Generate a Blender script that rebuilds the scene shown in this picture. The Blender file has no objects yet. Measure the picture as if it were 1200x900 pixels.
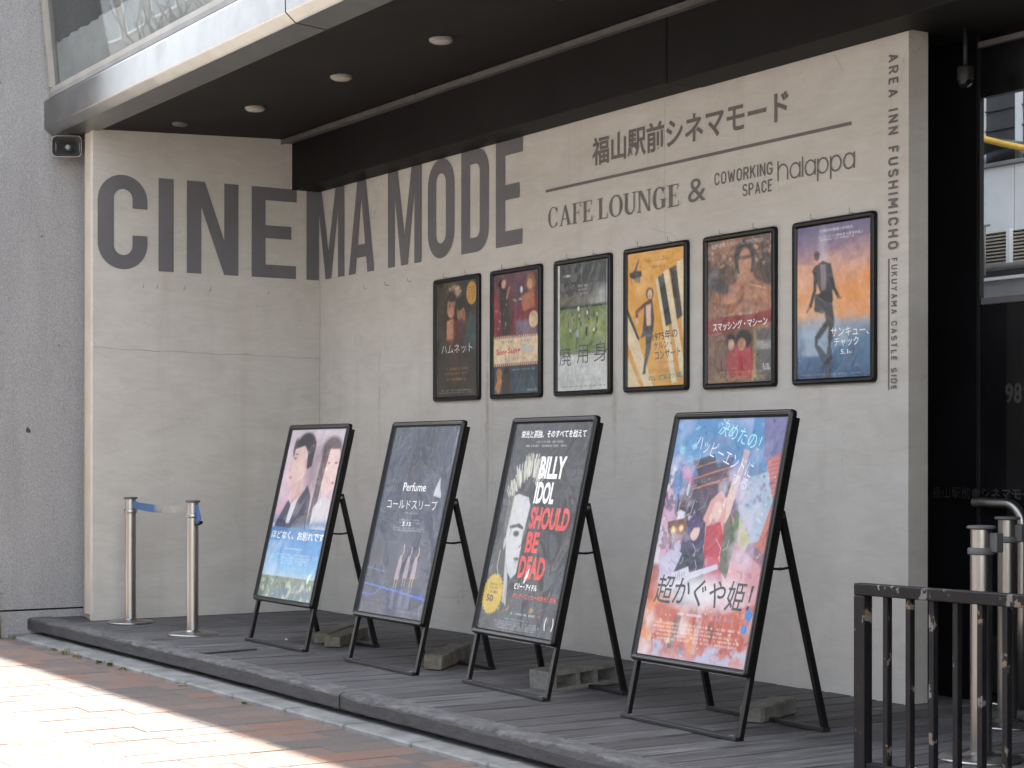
import bpy, bmesh, math, random
import numpy as np
from mathutils import Vector, Matrix, Euler
R = math.radians
random.seed(7)
scn = bpy.context.scene
col = scn.collection

# ------------------------------------------------------------------ camera
cam_d = bpy.data.cameras.new('camera'); cam = bpy.data.objects.new('camera', cam_d); col.objects.link(cam)
scn.camera = cam
cam_d.sensor_width = 36.0; cam_d.lens = 63.97; cam_d.shift_y = 0.0698
cam_d.clip_start = 0.05; cam_d.clip_end = 2000
YAW = 0.5615
fw = Vector((-math.cos(YAW), math.sin(YAW), 0)); rt = Vector((math.sin(YAW), math.cos(YAW), 0)); up = Vector((0, 0, 1))
ro = 0.0009
r2 = rt*math.cos(ro) + up*math.sin(ro); u2 = -rt*math.sin(ro) + up*math.cos(ro)
M = Matrix((r2, u2, -fw)).transposed().to_4x4(); M.translation = Vector((11.6314, -5.7087, 1.0903))
cam.matrix_world = M

# ------------------------------------------------------------------ sky, sun, exposure
SUN_EL = 52.0
sun_dir = Vector((-1.0, 0.040, 0)).normalized()*math.cos(R(SUN_EL)) + Vector((0, 0, math.sin(R(SUN_EL))))   # towards the sun
world = bpy.data.worlds.new("World"); scn.world = world; world.use_nodes = True
wn = world.node_tree; bg = wn.nodes['Background']
sky = wn.nodes.new('ShaderNodeTexSky'); sky.sky_type = 'NISHITA'; sky.sun_disc = False
sky.sun_elevation = R(SUN_EL); sky.sun_rotation = math.atan2(sun_dir.x, sun_dir.y)
sky.air_density = 1.2; sky.dust_density = 1.0; sky.ozone_density = 1.0
hs_ = wn.nodes.new('ShaderNodeHueSaturation'); hs_.inputs['Saturation'].default_value = 0.40   # thin milky haze
wn.links.new(sky.outputs[0], hs_.inputs['Color']); wn.links.new(hs_.outputs[0], bg.inputs[0]); bg.inputs[1].default_value = 0.14
sd = bpy.data.lights.new('sun', 'SUN'); sd.energy = 4.8; sd.angle = R(0.6); sd.color = (1.0, 0.95, 0.87)
sun = bpy.data.objects.new('sun', sd); col.objects.link(sun)
sun.rotation_euler = sun_dir.to_track_quat('Z', 'Y').to_euler(); sun.location = (0, 0, 30)
scn.view_settings.view_transform = 'Standard'; scn.view_settings.look = 'None'
scn.view_settings.gamma = 1.0; scn.view_settings.use_curve_mapping = False
scn.view_settings.exposure = 2.76
try:
    scn.cycles.max_bounces = 8; scn.cycles.diffuse_bounces = 5; scn.cycles.glossy_bounces = 4; scn.cycles.transparent_max_bounces = 12
except Exception: pass

# ------------------------------------------------------------------ material helpers
def newmat(name):
    m = bpy.data.materials.new(name); m.use_nodes = True
    return m, m.node_tree, m.node_tree.nodes['Principled BSDF']
def c4(c): return (c[0], c[1], c[2], 1.0)
def nd(nt, t, **kw):
    n = nt.nodes.new(t)
    for k, v in kw.items():
        if k in n.inputs: n.inputs[k].default_value = v
        else: setattr(n, k, v)
    return n
def mapping(nt, scale, coord='Object'):
    tc = nt.nodes.new('ShaderNodeTexCoord'); mp = nt.nodes.new('ShaderNodeMapping')
    mp.inputs['Scale'].default_value = scale if hasattr(scale, '__len__') else (scale,)*3
    nt.links.new(tc.outputs[coord], mp.inputs[0]); return mp
def noise(nt, scale, detail=5, rough=0.55, vec=(1, 1, 1), coord='Object', dist=0.0):
    mp = mapping(nt, vec, coord); n = nd(nt, 'ShaderNodeTexNoise', Scale=scale, Detail=detail, Roughness=rough, Distortion=dist)
    nt.links.new(mp.outputs[0], n.inputs['Vector']); return n.outputs['Fac']
def ramp(nt, fac, stops):
    r = nt.nodes.new('ShaderNodeValToRGB'); e = r.color_ramp.elements
    e[0].position, e[0].color = stops[0][0], c4(stops[0][1]); e[1].position, e[1].color = stops[-1][0], c4(stops[-1][1])
    for p, c in stops[1:-1]:
        x = e.new(p); x.color = c4(c)
    nt.links.new(fac, r.inputs[0]); return r.outputs[0]
def mixc(nt, fac, a, b, mode='MIX'):
    m = nt.nodes.new('ShaderNodeMix'); m.data_type = 'RGBA'; m.blend_type = mode
    for s, v in ((m.inputs[0], fac), (m.inputs[6], a), (m.inputs[7], b)):
        if hasattr(v, 'is_linked') or hasattr(v, 'links'): nt.links.new(v, s)
        else: s.default_value = v if not hasattr(v, '__len__') else c4(v)
    return m.outputs[2]
def mathn(nt, op, a, b=0.0):
    m = nt.nodes.new('ShaderNodeMath'); m.operation = op
    for s, v in ((m.inputs[0], a), (m.inputs[1], b)):
        if hasattr(v, 'links'): nt.links.new(v, s)
        else: s.default_value = v
    return m.outputs[0]
def bump(nt, b, h, strength=0.3, dist=0.01):
    n = nd(nt, 'ShaderNodeBump', Strength=strength, Distance=dist); nt.links.new(h, n.inputs['Height']); nt.links.new(n.outputs[0], b.inputs['Normal'])
def simple(name, c, rough=0.5, metal=0.0, var=0.15, vscale=8.0, bmp=0.0, bscale=60.0, spec=0.5, coat=0.0):
    m, nt, b = newmat(name)
    if var:
        f = noise(nt, vscale, 4, 0.6)
        lo = [x*(1-var) for x in c]; hi = [min(1, x*(1+var)) for x in c]
        nt.links.new(ramp(nt, f, [(0.3, lo), (0.7, hi)]), b.inputs['Base Color'])
    else: b.inputs['Base Color'].default_value = c4(c)
    b.inputs['Roughness'].default_value = rough; b.inputs['Metallic'].default_value = metal
    b.inputs['Specular IOR Level'].default_value = spec
    if coat: b.inputs['Coat Weight'].default_value = coat; b.inputs['Coat Roughness'].default_value = 0.08
    if bmp: bump(nt, b, noise(nt, bscale, 4, 0.6), bmp, 0.004)
    return m

def concrete_mat():
    m, nt, b = newmat('smooth_concrete')
    big = noise(nt, 0.9, 6, 0.62, (1, 1, 1), dist=0.6)
    base = ramp(nt, big, [(0.28, (0.365, 0.342, 0.312)), (0.5, (0.425, 0.405, 0.376)), (0.74, (0.475, 0.458, 0.432))])
    trow = noise(nt, 2.6, 5, 0.55, (1, 1, 1.4), dist=1.0)
    base = mixc(nt, 0.45, base, ramp(nt, trow, [(0.25, (0.325, 0.30, 0.27)), (0.5, (0.43, 0.41, 0.382)), (0.75, (0.51, 0.495, 0.47))]))
    hz = noise(nt, 3.4, 7, 0.7, (0.8, 0.8, 3.2), dist=1.6)
    base = mixc(nt, 0.35, base, ramp(nt, hz, [(0.3, (0.35, 0.328, 0.30)), (0.5, (0.43, 0.41, 0.382)), (0.7, (0.505, 0.49, 0.466))]))
    streak = noise(nt, 2.6, 5, 0.6, (2.2, 2.2, 0.16))
    base = mixc(nt, mathn(nt, 'MULTIPLY', ramp(nt, streak, [(0.55, (0, 0, 0)), (0.78, (1, 1, 1))]), 0.34), base, (0.30, 0.262, 0.215))
    pale = noise(nt, 7.0, 6, 0.7, (1, 1, 1), dist=2.0)
    base = mixc(nt, mathn(nt, 'MULTIPLY', ramp(nt, pale, [(0.6, (0, 0, 0)), (0.75, (1, 1, 1))]), 0.16), base, (0.5, 0.48, 0.45))
    pits = noise(nt, 26.0, 3, 0.6)
    base = mixc(nt, mathn(nt, 'MULTIPLY', ramp(nt, pits, [(0.705, (0, 0, 0)), (0.76, (1, 1, 1))]), 0.35), base, (0.17, 0.15, 0.13))
    vor = nd(nt, 'ShaderNodeTexVoronoi', Scale=1.1, feature='DISTANCE_TO_EDGE')
    mp = mapping(nt, (1, 1, 1)); nn = nd(nt, 'ShaderNodeTexNoise', Scale=2.2, Detail=6.0)
    nt.links.new(mp.outputs[0], nn.inputs['Vector'])
    add = nt.nodes.new('ShaderNodeMixRGB'); add.blend_type = 'LINEAR_LIGHT'; add.inputs[0].default_value = 0.3
    nt.links.new(mp.outputs[0], add.inputs[1]); nt.links.new(nn.outputs['Color'], add.inputs[2]); nt.links.new(add.outputs[0], vor.inputs['Vector'])
    crack = ramp(nt, vor.outputs['Distance'], [(0.0, (1, 1, 1)), (0.0035, (0, 0, 0))])
    gate = ramp(nt, noise(nt, 0.8, 2, 0.5, (1, 1, 1)), [(0.53, (0, 0, 0)), (0.62, (1, 1, 1))])
    base = mixc(nt, mathn(nt, 'MULTIPLY', mathn(nt, 'MULTIPLY', crack, gate), 0.35), base, (0.14, 0.12, 0.11))
    tc = nt.nodes.new('ShaderNodeTexCoord'); sx = nt.nodes.new('ShaderNodeSeparateXYZ'); nt.links.new(tc.outputs['Object'], sx.inputs[0])
    wob = mathn(nt, 'MULTIPLY', mathn(nt, 'SUBTRACT', noise(nt, 6, 4, .6), .5), .10); brk = ramp(nt, noise(nt, 9, 5, .7, (1.5, 1, .5)), [(.36, (0, 0, 0)), (.62, (1, 1, 1))])
    for x0, z0, hw, hh, k in ((2.27, 1.30, .028, .62, .75), (.90, 1.45, .02, .45, .45), (3.60, 1.32, .03, .42, .5), (5.25, 1.25, .05, .5, .18), (4.35, 1.30, .035, .3, .3), (1.9, 1.9, .02, .25, .2)):
        dx = mathn(nt, 'DIVIDE', mathn(nt, 'SUBTRACT', mathn(nt, 'ADD', sx.outputs[0], wob), x0), hw); dz = mathn(nt, 'DIVIDE', mathn(nt, 'SUBTRACT', sx.outputs[2], z0), hh)
        g_ = mathn(nt, 'SUBTRACT', 1.0, mathn(nt, 'ADD', mathn(nt, 'MULTIPLY', dx, dx), mathn(nt, 'MULTIPLY', dz, dz)))
        g_ = mathn(nt, 'MULTIPLY', mathn(nt, 'MAXIMUM', g_, 0.0), mathn(nt, 'MULTIPLY', brk, k)); base = mixc(nt, g_, base, (0.22, 0.175, 0.125))
    nt.links.new(base, b.inputs['Base Color'])
    b.inputs['Roughness'].default_value = 0.72; b.inputs['Specular IOR Level'].default_value = 0.35
    h = mathn(nt, 'ADD', mathn(nt, 'MULTIPLY', trow, 0.8), mathn(nt, 'MULTIPLY', noise(nt, 70, 4, 0.6), 0.15))
    bump(nt, b, h, 0.35, 0.008)
    return m
def roughcast_mat():
    m, nt, b = newmat('roughcast_render')
    f = noise(nt, 1.6, 6, 0.65, (1, 1.0, 0.35), dist=0.5)
    base = ramp(nt, f, [(0.25, (0.215, 0.212, 0.215)), (0.5, (0.285, 0.282, 0.284)), (0.75, (0.35, 0.346, 0.347))])
    g = noise(nt, 90, 3, 0.7)
    base = mixc(nt, 0.40, base, ramp(nt, g, [(0.3, (0.12, 0.12, 0.126)), (0.7, (0.47, 0.465, 0.475))]))
    st = noise(nt, 5, 5, 0.7, (1, 2.0, 0.12))
    base = mixc(nt, mathn(nt, 'MULTIPLY', ramp(nt, st, [(0.5, (0, 0, 0)), (0.72, (1, 1, 1))]), 0.16), base, (0.14, 0.138, 0.142))
    holes = noise(nt, 11, 2, 0.4)
    base = mixc(nt, ramp(nt, holes, [(0.76, (0, 0, 0)), (0.79, (1, 1, 1))]), base, (0.05, 0.045, 0.045))
    nt.links.new(base, b.inputs['Base Color']); b.inputs['Roughness'].default_value = 0.9
    bump(nt, b, noise(nt, 75, 4, 0.7), 0.9, 0.012)
    return m
def deck_mat():
    m, nt, b = newmat('weathered_deck_timber')
    oi = nt.nodes.new('ShaderNodeObjectInfo')
    tc = nt.nodes.new('ShaderNodeTexCoord'); mp = nt.nodes.new('ShaderNodeMapping'); mp.inputs['Scale'].default_value = (30, 1.1, 1)
    av = nt.nodes.new('ShaderNodeVectorMath'); av.operation = 'ADD'
    mu = mathn(nt, 'MULTIPLY', oi.outputs['Random'], 37.0); cmb = nt.nodes.new('ShaderNodeCombineXYZ')
    nt.links.new(mu, cmb.inputs[0]); nt.links.new(mu, cmb.inputs[1])
    nt.links.new(tc.outputs['Object'], av.inputs[0]); nt.links.new(cmb.outputs[0], av.inputs[1]); nt.links.new(av.outputs[0], mp.inputs[0])
    n = nd(nt, 'ShaderNodeTexNoise', Scale=2.4, Detail=7.0, Roughness=0.65); nt.links.new(mp.outputs[0], n.inputs['Vector'])
    base = ramp(nt, n.outputs['Fac'], [(0.34, (0.022, 0.020, 0.020)), (0.5, (0.085, 0.081, 0.082)), (0.66, (0.20, 0.195, 0.197))])
    tone = mathn(nt, 'MULTIPLY', oi.outputs['Random'], 0.85)
    base = mixc(nt, tone, base, (0.042, 0.037, 0.036))
    wear = noise(nt, 3.2, 5, 0.7, coord='Object')
    base = mixc(nt, mathn(nt, 'MULTIPLY', ramp(nt, wear, [(0.5, (0, 0, 0)), (0.72, (1, 1, 1))]), 0.32), base, (0.125, 0.12, 0.12))
    nt.links.new(base, b.inputs['Base Color']); b.inputs['Roughness'].default_value = 0.72
    b.inputs['Specular IOR Level'].default_value = 0.4
    bump(nt, b, n.outputs['Fac'], 0.8, 0.006)
    return m
def paver_mat():
    m, nt, b = newmat('clay_paver')
    oi = nt.nodes.new('ShaderNodeObjectInfo')
    r = nt.nodes.new('ShaderNodeValToRGB'); r.color_ramp.interpolation = 'CONSTANT'
    cols = [(0.0, (0.175, 0.117, 0.098)), (0.24, (0.135, 0.110, 0.100)), (0.42, (0.20, 0.112, 0.082)), (0.58, (0.105, 0.097, 0.094)), (0.72, (0.178, 0.13, 0.11)), (0.88, (0.125, 0.102, 0.094))]
    e = r.color_ramp.elements; e[0].position = 0; e[0].color = c4(cols[0][1]); e[1].position = cols[-1][0]; e[1].color = c4(cols[-1][1])
    for p, c in cols[1:-1]: e.new(p).color = c4(c)
    nt.links.new(oi.outputs['Random'], r.inputs[0])
    tc = nt.nodes.new('ShaderNodeTexCoord'); av = nt.nodes.new('ShaderNodeVectorMath'); av.operation = 'ADD'
    nt.links.new(tc.outputs['Object'], av.inputs[0]); nt.links.new(oi.outputs['Location'], av.inputs[1])
    blot = nd(nt, 'ShaderNodeTexNoise', Scale=5.0, Detail=4.0, Roughness=0.6); nt.links.new(av.outputs[0], blot.inputs['Vector'])
    base = mixc(nt, ramp(nt, blot.outputs['Fac'], [(0.45, (0, 0, 0)), (0.6, (0.4, 0.4, 0.4))]), r.outputs[0], (0.135, 0.114, 0.104))
    gr = nd(nt, 'ShaderNodeTexNoise', Scale=160.0, Detail=3.0, Roughness=0.7); nt.links.new(av.outputs[0], gr.inputs['Vector'])
    base = mixc(nt, 0.22, base, ramp(nt, gr.outputs['Fac'], [(0.3, (0.036, 0.030, 0.028)), (0.7, (0.24, 0.20, 0.17))]))
    nt.links.new(base, b.inputs['Base Color']); b.inputs['Roughness'].default_value = 0.9; b.inputs['Specular IOR Level'].default_value = 0.12
    bump(nt, b, gr.outputs['Fac'], 0.5, 0.003)
    return m
def chipped_mat():
    m, nt, b = newmat('chipped_black_paint')
    f = noise(nt, 21, 5, 0.62, (1, 1, 0.7)); g = noise(nt, 4.0, 2, 0.5)
    chip = ramp(nt, mathn(nt, 'ADD', f, mathn(nt, 'MULTIPLY', g, 0.32)), [(0.785, (0, 0, 0)), (0.793, (1, 1, 1))])
    rust = ramp(nt, noise(nt, 14, 3, 0.5), [(0.46, (0.105, 0.105, 0.11)), (0.66, (0.12, 0.085, 0.05))])
    base = mixc(nt, chip, ramp(nt, f, [(0.3, (0.0035, 0.0035, 0.006)), (0.7, (0.011, 0.0095, 0.010))]), rust)
    nt.links.new(base, b.inputs['Base Color']); b.inputs['Roughness'].default_value = 0.55; b.inputs['Specular IOR Level'].default_value = 0.2
    inv = mathn(nt, 'SUBTRACT', 1.0, chip); bump(nt, b, inv, 0.6, 0.002)
    return m
def steel_mat(name='brushed_steel', c=(0.50, 0.485, 0.47), rough=0.30, vec=(1, 1, 40)):
    m, nt, b = newmat(name)
    f = noise(nt, 6, 4, 0.6, vec)
    nt.links.new(ramp(nt, f, [(0.3, [x*0.82 for x in c]), (0.7, [min(1, x*1.1) for x in c])]), b.inputs['Base Color'])
    b.inputs['Metallic'].default_value = 1.0
    nt.links.new(mathn(nt, 'ADD', mathn(nt, 'MULTIPLY', f, 0.15), rough-0.07), b.inputs['Roughness'])
    return m
def thin_ior(nt, fr, ior):       # same reflectance from both sides of a thin clear sheet
    g_ = nt.nodes.new('ShaderNodeNewGeometry'); k = mathn(nt, 'MULTIPLY', g_.outputs['Backfacing'], 1/ior-ior)
    nt.links.new(mathn(nt, 'ADD', k, ior), fr.inputs['IOR'])
def cover_mat():
    m = bpy.data.materials.new('clear_poster_cover'); m.use_nodes = True; nt = m.node_tree; nt.nodes.clear()
    out = nt.nodes.new('ShaderNodeOutputMaterial'); mx = nt.nodes.new('ShaderNodeMixShader')
    tr = nt.nodes.new('ShaderNodeBsdfTransparent'); gl = nd(nt, 'ShaderNodeBsdfGlossy', Roughness=0.035)
    fr = nt.nodes.new('ShaderNodeFresnel'); thin_ior(nt, fr, 1.75)
    oi = nt.nodes.new('ShaderNodeObjectInfo'); tc = nt.nodes.new('ShaderNodeTexCoord'); av = nt.nodes.new('ShaderNodeVectorMath'); av.operation = 'ADD'
    nt.links.new(tc.outputs['Object'], av.inputs[0]); nt.links.new(oi.outputs['Location'], av.inputs[1])
    n = nd(nt, 'ShaderNodeTexNoise', Scale=3.2, Detail=1.5, Roughness=0.4, Distortion=0.8); nt.links.new(av.outputs[0], n.inputs['Vector'])
    bp = nd(nt, 'ShaderNodeBump', Strength=0.8, Distance=0.014); nt.links.new(n.outputs['Fac'], bp.inputs['Height'])
    nt.links.new(bp.outputs[0], gl.inputs['Normal']); nt.links.new(bp.outputs[0], fr.inputs['Normal'])
    nt.links.new(fr.outputs[0], mx.inputs[0]); nt.links.new(tr.outputs[0], mx.inputs[1]); nt.links.new(gl.outputs[0], mx.inputs[2])
    nt.links.new(mx.outputs[0], out.inputs[0]); return m
def glass_mat(name, ior=1.5, tint=(0.8, 0.85, 0.85)):
    m = bpy.data.materials.new(name); m.use_nodes = True; nt = m.node_tree; nt.nodes.clear()
    out = nt.nodes.new('ShaderNodeOutputMaterial'); mx = nt.nodes.new('ShaderNodeMixShader')
    tr = nt.nodes.new('ShaderNodeBsdfTransparent'); tr.inputs[0].default_value = c4(tint)
    gl = nd(nt, 'ShaderNodeBsdfGlossy', Roughness=0.01); fr = nt.nodes.new('ShaderNodeFresnel'); thin_ior(nt, fr, ior)
    tc = nt.nodes.new('ShaderNodeTexCoord'); n = nd(nt, 'ShaderNodeTexNoise', Scale=0.9, Detail=0.5)
    nt.links.new(tc.outputs['Object'], n.inputs['Vector'])
    bp = nd(nt, 'ShaderNodeBump', Strength=0.16, Distance=0.02); nt.links.new(n.outputs['Fac'], bp.inputs['Height']); nt.links.new(bp.outputs[0], gl.inputs['Normal'])
    nt.links.new(fr.outputs[0], mx.inputs[0]); nt.links.new(tr.outputs[0], mx.inputs[1]); nt.links.new(gl.outputs[0], mx.inputs[2])
    nt.links.new(mx.outputs[0], out.inputs[0]); return m
def print_mat():
    m, nt, b = newmat('printed_poster')
    a = nt.nodes.new('ShaderNodeVertexColor'); a.layer_name = 'print'
    nt.links.new(a.outputs[0], b.inputs['Base Color']); b.inputs['Roughness'].default_value = 0.5
    b.inputs['Specular IOR Level'].default_value = 0.3
    return m
MT = dict(
    concrete=concrete_mat(), rough=roughcast_mat(), deck=deck_mat(), paver=paver_mat(), chipped=chipped_mat(),
    steel=steel_mat('brushed_steel', (0.33, 0.315, 0.30), 0.34, (14, 14, .4)), fascia=steel_mat('stainless_fascia', (0.285, 0.283, 0.28), 0.34, (1.2, 1.2, 1.2)),
    cover=cover_mat(), glass=glass_mat('window_glass', 1.6, (0.76, 0.78, 0.78)), shopglass=glass_mat('shop_glass', 1.4, (0.80, 0.82, 0.82)), print=print_mat(),
    black=simple('black_frame_metal', (0.0055, 0.0055, 0.006), 0.30, 0, 0.2, 20, 0.05, 200, 0.32),
    tube=simple('black_tube', (0.007, 0.0065, 0.007), 0.42, 0, 0.25, 15, 0.1, 150, 0.3),
    bar=simple('dark_flat_bar', (0.020, 0.019, 0.020), 0.5, 0, 0.25, 18, 0.1, 150, 0.3),
    soffit=simple('dark_soffit', (0.0085, 0.007, 0.007), 0.7, 0, 0.35, 3, 0.2, 30, 0.2),
    beam=simple('dark_painted_steel', (0.0050, 0.0044, 0.0044), 0.6, 0, 0.4, 2.5, 0.2, 12, 0.2),
    gutter=simple('grey_gutter', (0.085, 0.08, 0.078), 0.45, 0, 0.25, 6),
    frame=simple('window_frame_metal', (0.30, 0.285, 0.26), 0.45, 0, 0.12, 4.0), cream=simple('cream_metal_trim', (0.40, 0.345, 0.275), 0.45, 0, 0.14, 3.0, 0.05, 30),
    trimdark=simple('dull_trim', (0.22, 0.205, 0.195), 0.5, 0, 0.15, 4.0),
    hairline=simple('hairline_dirt', (0.25, 0.235, 0.215), 0.9, 0, 0.4, 12.0), ink=simple('dark_grey_lettering', (0.108, 0.106, 0.115), 0.6, 0, 0.12, 3.0),
    ink2=simple('grey_brown_lettering', (0.115, 0.10, 0.095), 0.6, 0, 0.1, 5.0),
    kerb=simple('kerb_concrete', (0.185, 0.186, 0.180), 0.9, 0, 0.3, 7, 0.5, 120, 0.15),
    sand=simple('joint_sand', (0.035, 0.03, 0.026), 0.95, 0, 0.3, 20, 0.4, 90),
    palestone=simple('pale_bounce_paving', (0.34, 0.30, 0.26), 0.85, 0, 0.15, 6.0), asphalt=simple('asphalt', (0.055, 0.055, 0.057), 0.9, 0, 0.2, 30, 0.5, 150),  # first one is kept pale for the light it bounces
    tactile=simple('tactile_yellow', (0.27, 0.225, 0.125), 0.8, 0, 0.15, 12, 0.4, 120),
    wood=simple('weathered_post', (0.125, 0.112, 0.088), 0.9, 0, 0.4, 30, 0.6, 90),
    block=simple('concrete_block', (0.15, 0.145, 0.132), 0.95, 0, 0.3, 25, 0.8, 110),
    darkpanel=simple('black_entrance_panel', (0.004, 0.004, 0.005), 0.25, 0, 0.3, 3, 0, 60, 0.35),
    darkglass=simple('dark_lower_glass', (0.006, 0.006, 0.007), 0.08, 0, 0.4, 2.0, 0, 60, 0.25),
    dimtext=simple('dim_lettering', (0.013, 0.013, 0.014), 0.4, 0, 0.1, 5.0),
    grey=simple('mid_grey_paint', (0.22, 0.22, 0.22), 0.6, 0, 0.15, 4.0),
    darkgrey=simple('dark_grey_paint', (0.07, 0.07, 0.072), 0.6, 0, 0.2, 4.0),
    white=simple('white_paint', (0.74, 0.75, 0.75), 0.6, 0, 0.08, 2.0),
    yellow=simple('yellow_pipe', (0.62, 0.36, 0.05), 0.5, 0, 0.2, 6.0),
    hornpl=simple('grey_horn_plastic', (0.20, 0.195, 0.18), 0.5, 0, 0.15, 15.0),
    hornin=simple('dark_horn_inner', (0.045, 0.045, 0.048), 0.5, 0, 0.2, 15.0),
    lamp=simple('lamp_lens', (0.30, 0.28, 0.25), 0.35, 0, 0.1, 15.0),
    leaf=simple('weed_green', (0.12, 0.14, 0.045), 0.7, 0, 0.4, 30.0),
    dryleaf=simple('dry_weed', (0.30, 0.25, 0.11), 0.8, 0, 0.3, 30.0),
    pebble=simple('pale_pebble', (0.6, 0.58, 0.55), 0.8, 0, 0.1, 30.0),
    frost=simple('pale_blind_fabric', (0.62, 0.61, 0.60), 0.8, 0, 0.12, 6.0),
    room=simple('dim_room', (0.03, 0.032, 0.036), 0.8, 0, 0.2, 2.0),
    tile=simple('facade_tile', (0.33, 0.30, 0.27), 0.7, 0, 0.15, 3.0),
    tile3=simple('pale_tile', (0.58, 0.55, 0.50), 0.7, 0, 0.1, 3.0), tile2=simple('grey_facade', (0.25, 0.26, 0.27), 0.7, 0, 0.15, 3.0),
    winglass=simple('dark_window', (0.03, 0.035, 0.04), 0.1, 0, 0.3, 2.0),
    metalroof=simple('blue_grey_roof', (0.15, 0.175, 0.19), 0.35, 0.4, 0.15, 2.0),
    inkw=simple('white_print', (0.80, 0.80, 0.80), 0.5, 0, 0), inkk=simple('black_print', (0.02, 0.02, 0.02), 0.5, 0, 0),
    inkr=simple('red_print', (0.60, 0.045, 0.04), 0.5, 0, 0), inkg=simple('gold_print', (0.50, 0.30, 0.07), 0.5, 0, 0),
    inkpale=simple('pale_neon_print', (0.62, 0.66, 0.74), 0.5, 0, 0), inkc=simple('aqua_print', (0.30, 0.72, 0.75), 0.5, 0, 0), inkp=simple('purple_print', (0.30, 0.05, 0.12), 0.5, 0, 0),
    inkb=simple('pale_blue_print', (0.45, 0.52, 0.60), 0.5, 0, 0), inkgr=simple('green_print', (0.06, 0.20, 0.06), 0.5, 0, 0),
)
def steelwarm(): return MT['steel']

# ------------------------------------------------------------------ object helpers
def link(o, parent=None):
    col.objects.link(o)
    if parent: o.parent = parent
    return o
def tag(o, label=None, cat=None, group=None, kind=None):
    for k, v in (('label', label), ('category', cat), ('group', group), ('kind', kind)):
        if v: o[k] = v
    return o
def empty(name, loc, label, cat, rz=0.0, group=None):
    o = bpy.data.objects.new(name, None); o.empty_display_size = 0.1; o.location = loc; o.rotation_euler = (0, 0, rz)
    link(o); return tag(o, label, cat, group)
class MB:
    def __init__(s): s.v = []; s.f = []; s.sm = []
    def add(s, vs, fs, smooth=False):
        b = len(s.v); s.v += [tuple(x) for x in vs]; s.f += [tuple(b+i for i in f) for f in fs]; s.sm += [smooth]*len(fs); return s
    def box(s, x0, x1, y0, y1, z0, z1, m=None):
        vs = [Vector((x, y, z)) for z in (z0, z1) for y in (y0, y1) for x in (x0, x1)]
        if m is not None: vs = [m @ v for v in vs]
        return s.add(vs, [(0, 2, 3, 1), (4, 5, 7, 6), (0, 1, 5, 4), (2, 6, 7, 3), (0, 4, 6, 2), (1, 3, 7, 5)])
    def bbox(s, x0, x1, y0, y1, z0, z1, c=0.003, m=None):    # chamfered box
        bm = bmesh.new(); bmesh.ops.create_cube(bm, size=1.0)
        for v in bm.verts: v.co = Vector((x0+(v.co.x+.5)*(x1-x0), y0+(v.co.y+.5)*(y1-y0), z0+(v.co.z+.5)*(z1-z0)))
        bmesh.ops.bevel(bm, geom=bm.edges[:], offset=c, segments=1, affect='EDGES')
        if m is not None: bmesh.ops.transform(bm, matrix=m, verts=bm.verts)
        bm.verts.index_update()
        s.add([v.co.copy() for v in bm.verts], [[v.index for v in f.verts] for f in bm.faces]); bm.free(); return s
    def tube(s, pts, r, n=12, cap=True, squash=None):
        pts = [Vector(p) for p in pts]; rs = r if hasattr(r, '__len__') else [r]*len(pts)
        rings = []; prev = None
        for i, p in enumerate(pts):
            t = (pts[min(i+1, len(pts)-1)] - pts[max(i-1, 0)]).normalized()
            if prev is None:
                a = Vector((0, 0, 1)) if abs(t.z) < 0.9 else Vector((1, 0, 0)); prev = t.cross(a).normalized()
            a = (prev - t*prev.dot(t)).normalized(); prev = a; b = t.cross(a)
            rings.append([p + (a*math.cos(2*math.pi*k/n) + b*math.sin(2*math.pi*k/n))*rs[i] for k in range(n)])
        vs = [v for rg in rings for v in rg]
        fs = [(i*n+k, i*n+(k+1) % n, (i+1)*n+(k+1) % n, (i+1)*n+k) for i in range(len(pts)-1) for k in range(n)]
        s.add(vs, fs, True)
        if cap:
            b = len(s.v)-len(vs); s.f.append(tuple(b+k for k in reversed(range(n)))); s.f.append(tuple(b+(len(pts)-1)*n+k for k in range(n))); s.sm += [False, False]
        return s
    def lathe(s, prof, n=32, c=(0, 0, 0), m=None):   # prof: (r, z)
        vs = []
        for r, z in prof:
            for k in range(n):
                v = Vector((c[0]+r*math.cos(2*math.pi*k/n), c[1]+r*math.sin(2*math.pi*k/n), c[2]+z)); vs.append(m @ v if m is not None else v)
        fs = [(i*n+k, i*n+(k+1) % n, (i+1)*n+(k+1) % n, (i+1)*n+k) for i in range(len(prof)-1) for k in range(n)]
        return s.add(vs, fs, True)
    def bar(s, a, b, w, d, nrm=(0, 1, 0)):     # rectangular bar from a to b, w across, d along nrm
        a = Vector(a); b = Vector(b); t = (b-a).normalized(); nn = Vector(nrm); nn = (nn - t*nn.dot(t)).normalized(); x = nn.cross(t)
        vs = [p + x*sx*w/2 + nn*sy*d/2 for p in (a, b) for sx, sy in ((-1, -1), (1, -1), (1, 1), (-1, 1))]
        return s.add(vs, [(3, 2, 1, 0), (4, 5, 6, 7), (0, 1, 5, 4), (1, 2, 6, 5), (2, 3, 7, 6), (3, 0, 4, 7)])
    def build(s, name, mat, parent=None, fix=True):
        me = bpy.data.meshes.new(name); me.from_pydata([tuple(v) for v in s.v], [], s.f)
        if fix:
            bm = bmesh.new(); bm.from_mesh(me); bmesh.ops.recalc_face_normals(bm, faces=bm.faces[:]); 
            bm.to_mesh(me); bm.free()
        me.polygons.foreach_set('use_smooth', s.sm); me.materials.append(mat); me.update()
        return link(bpy.data.objects.new(name, me), parent)
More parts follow.
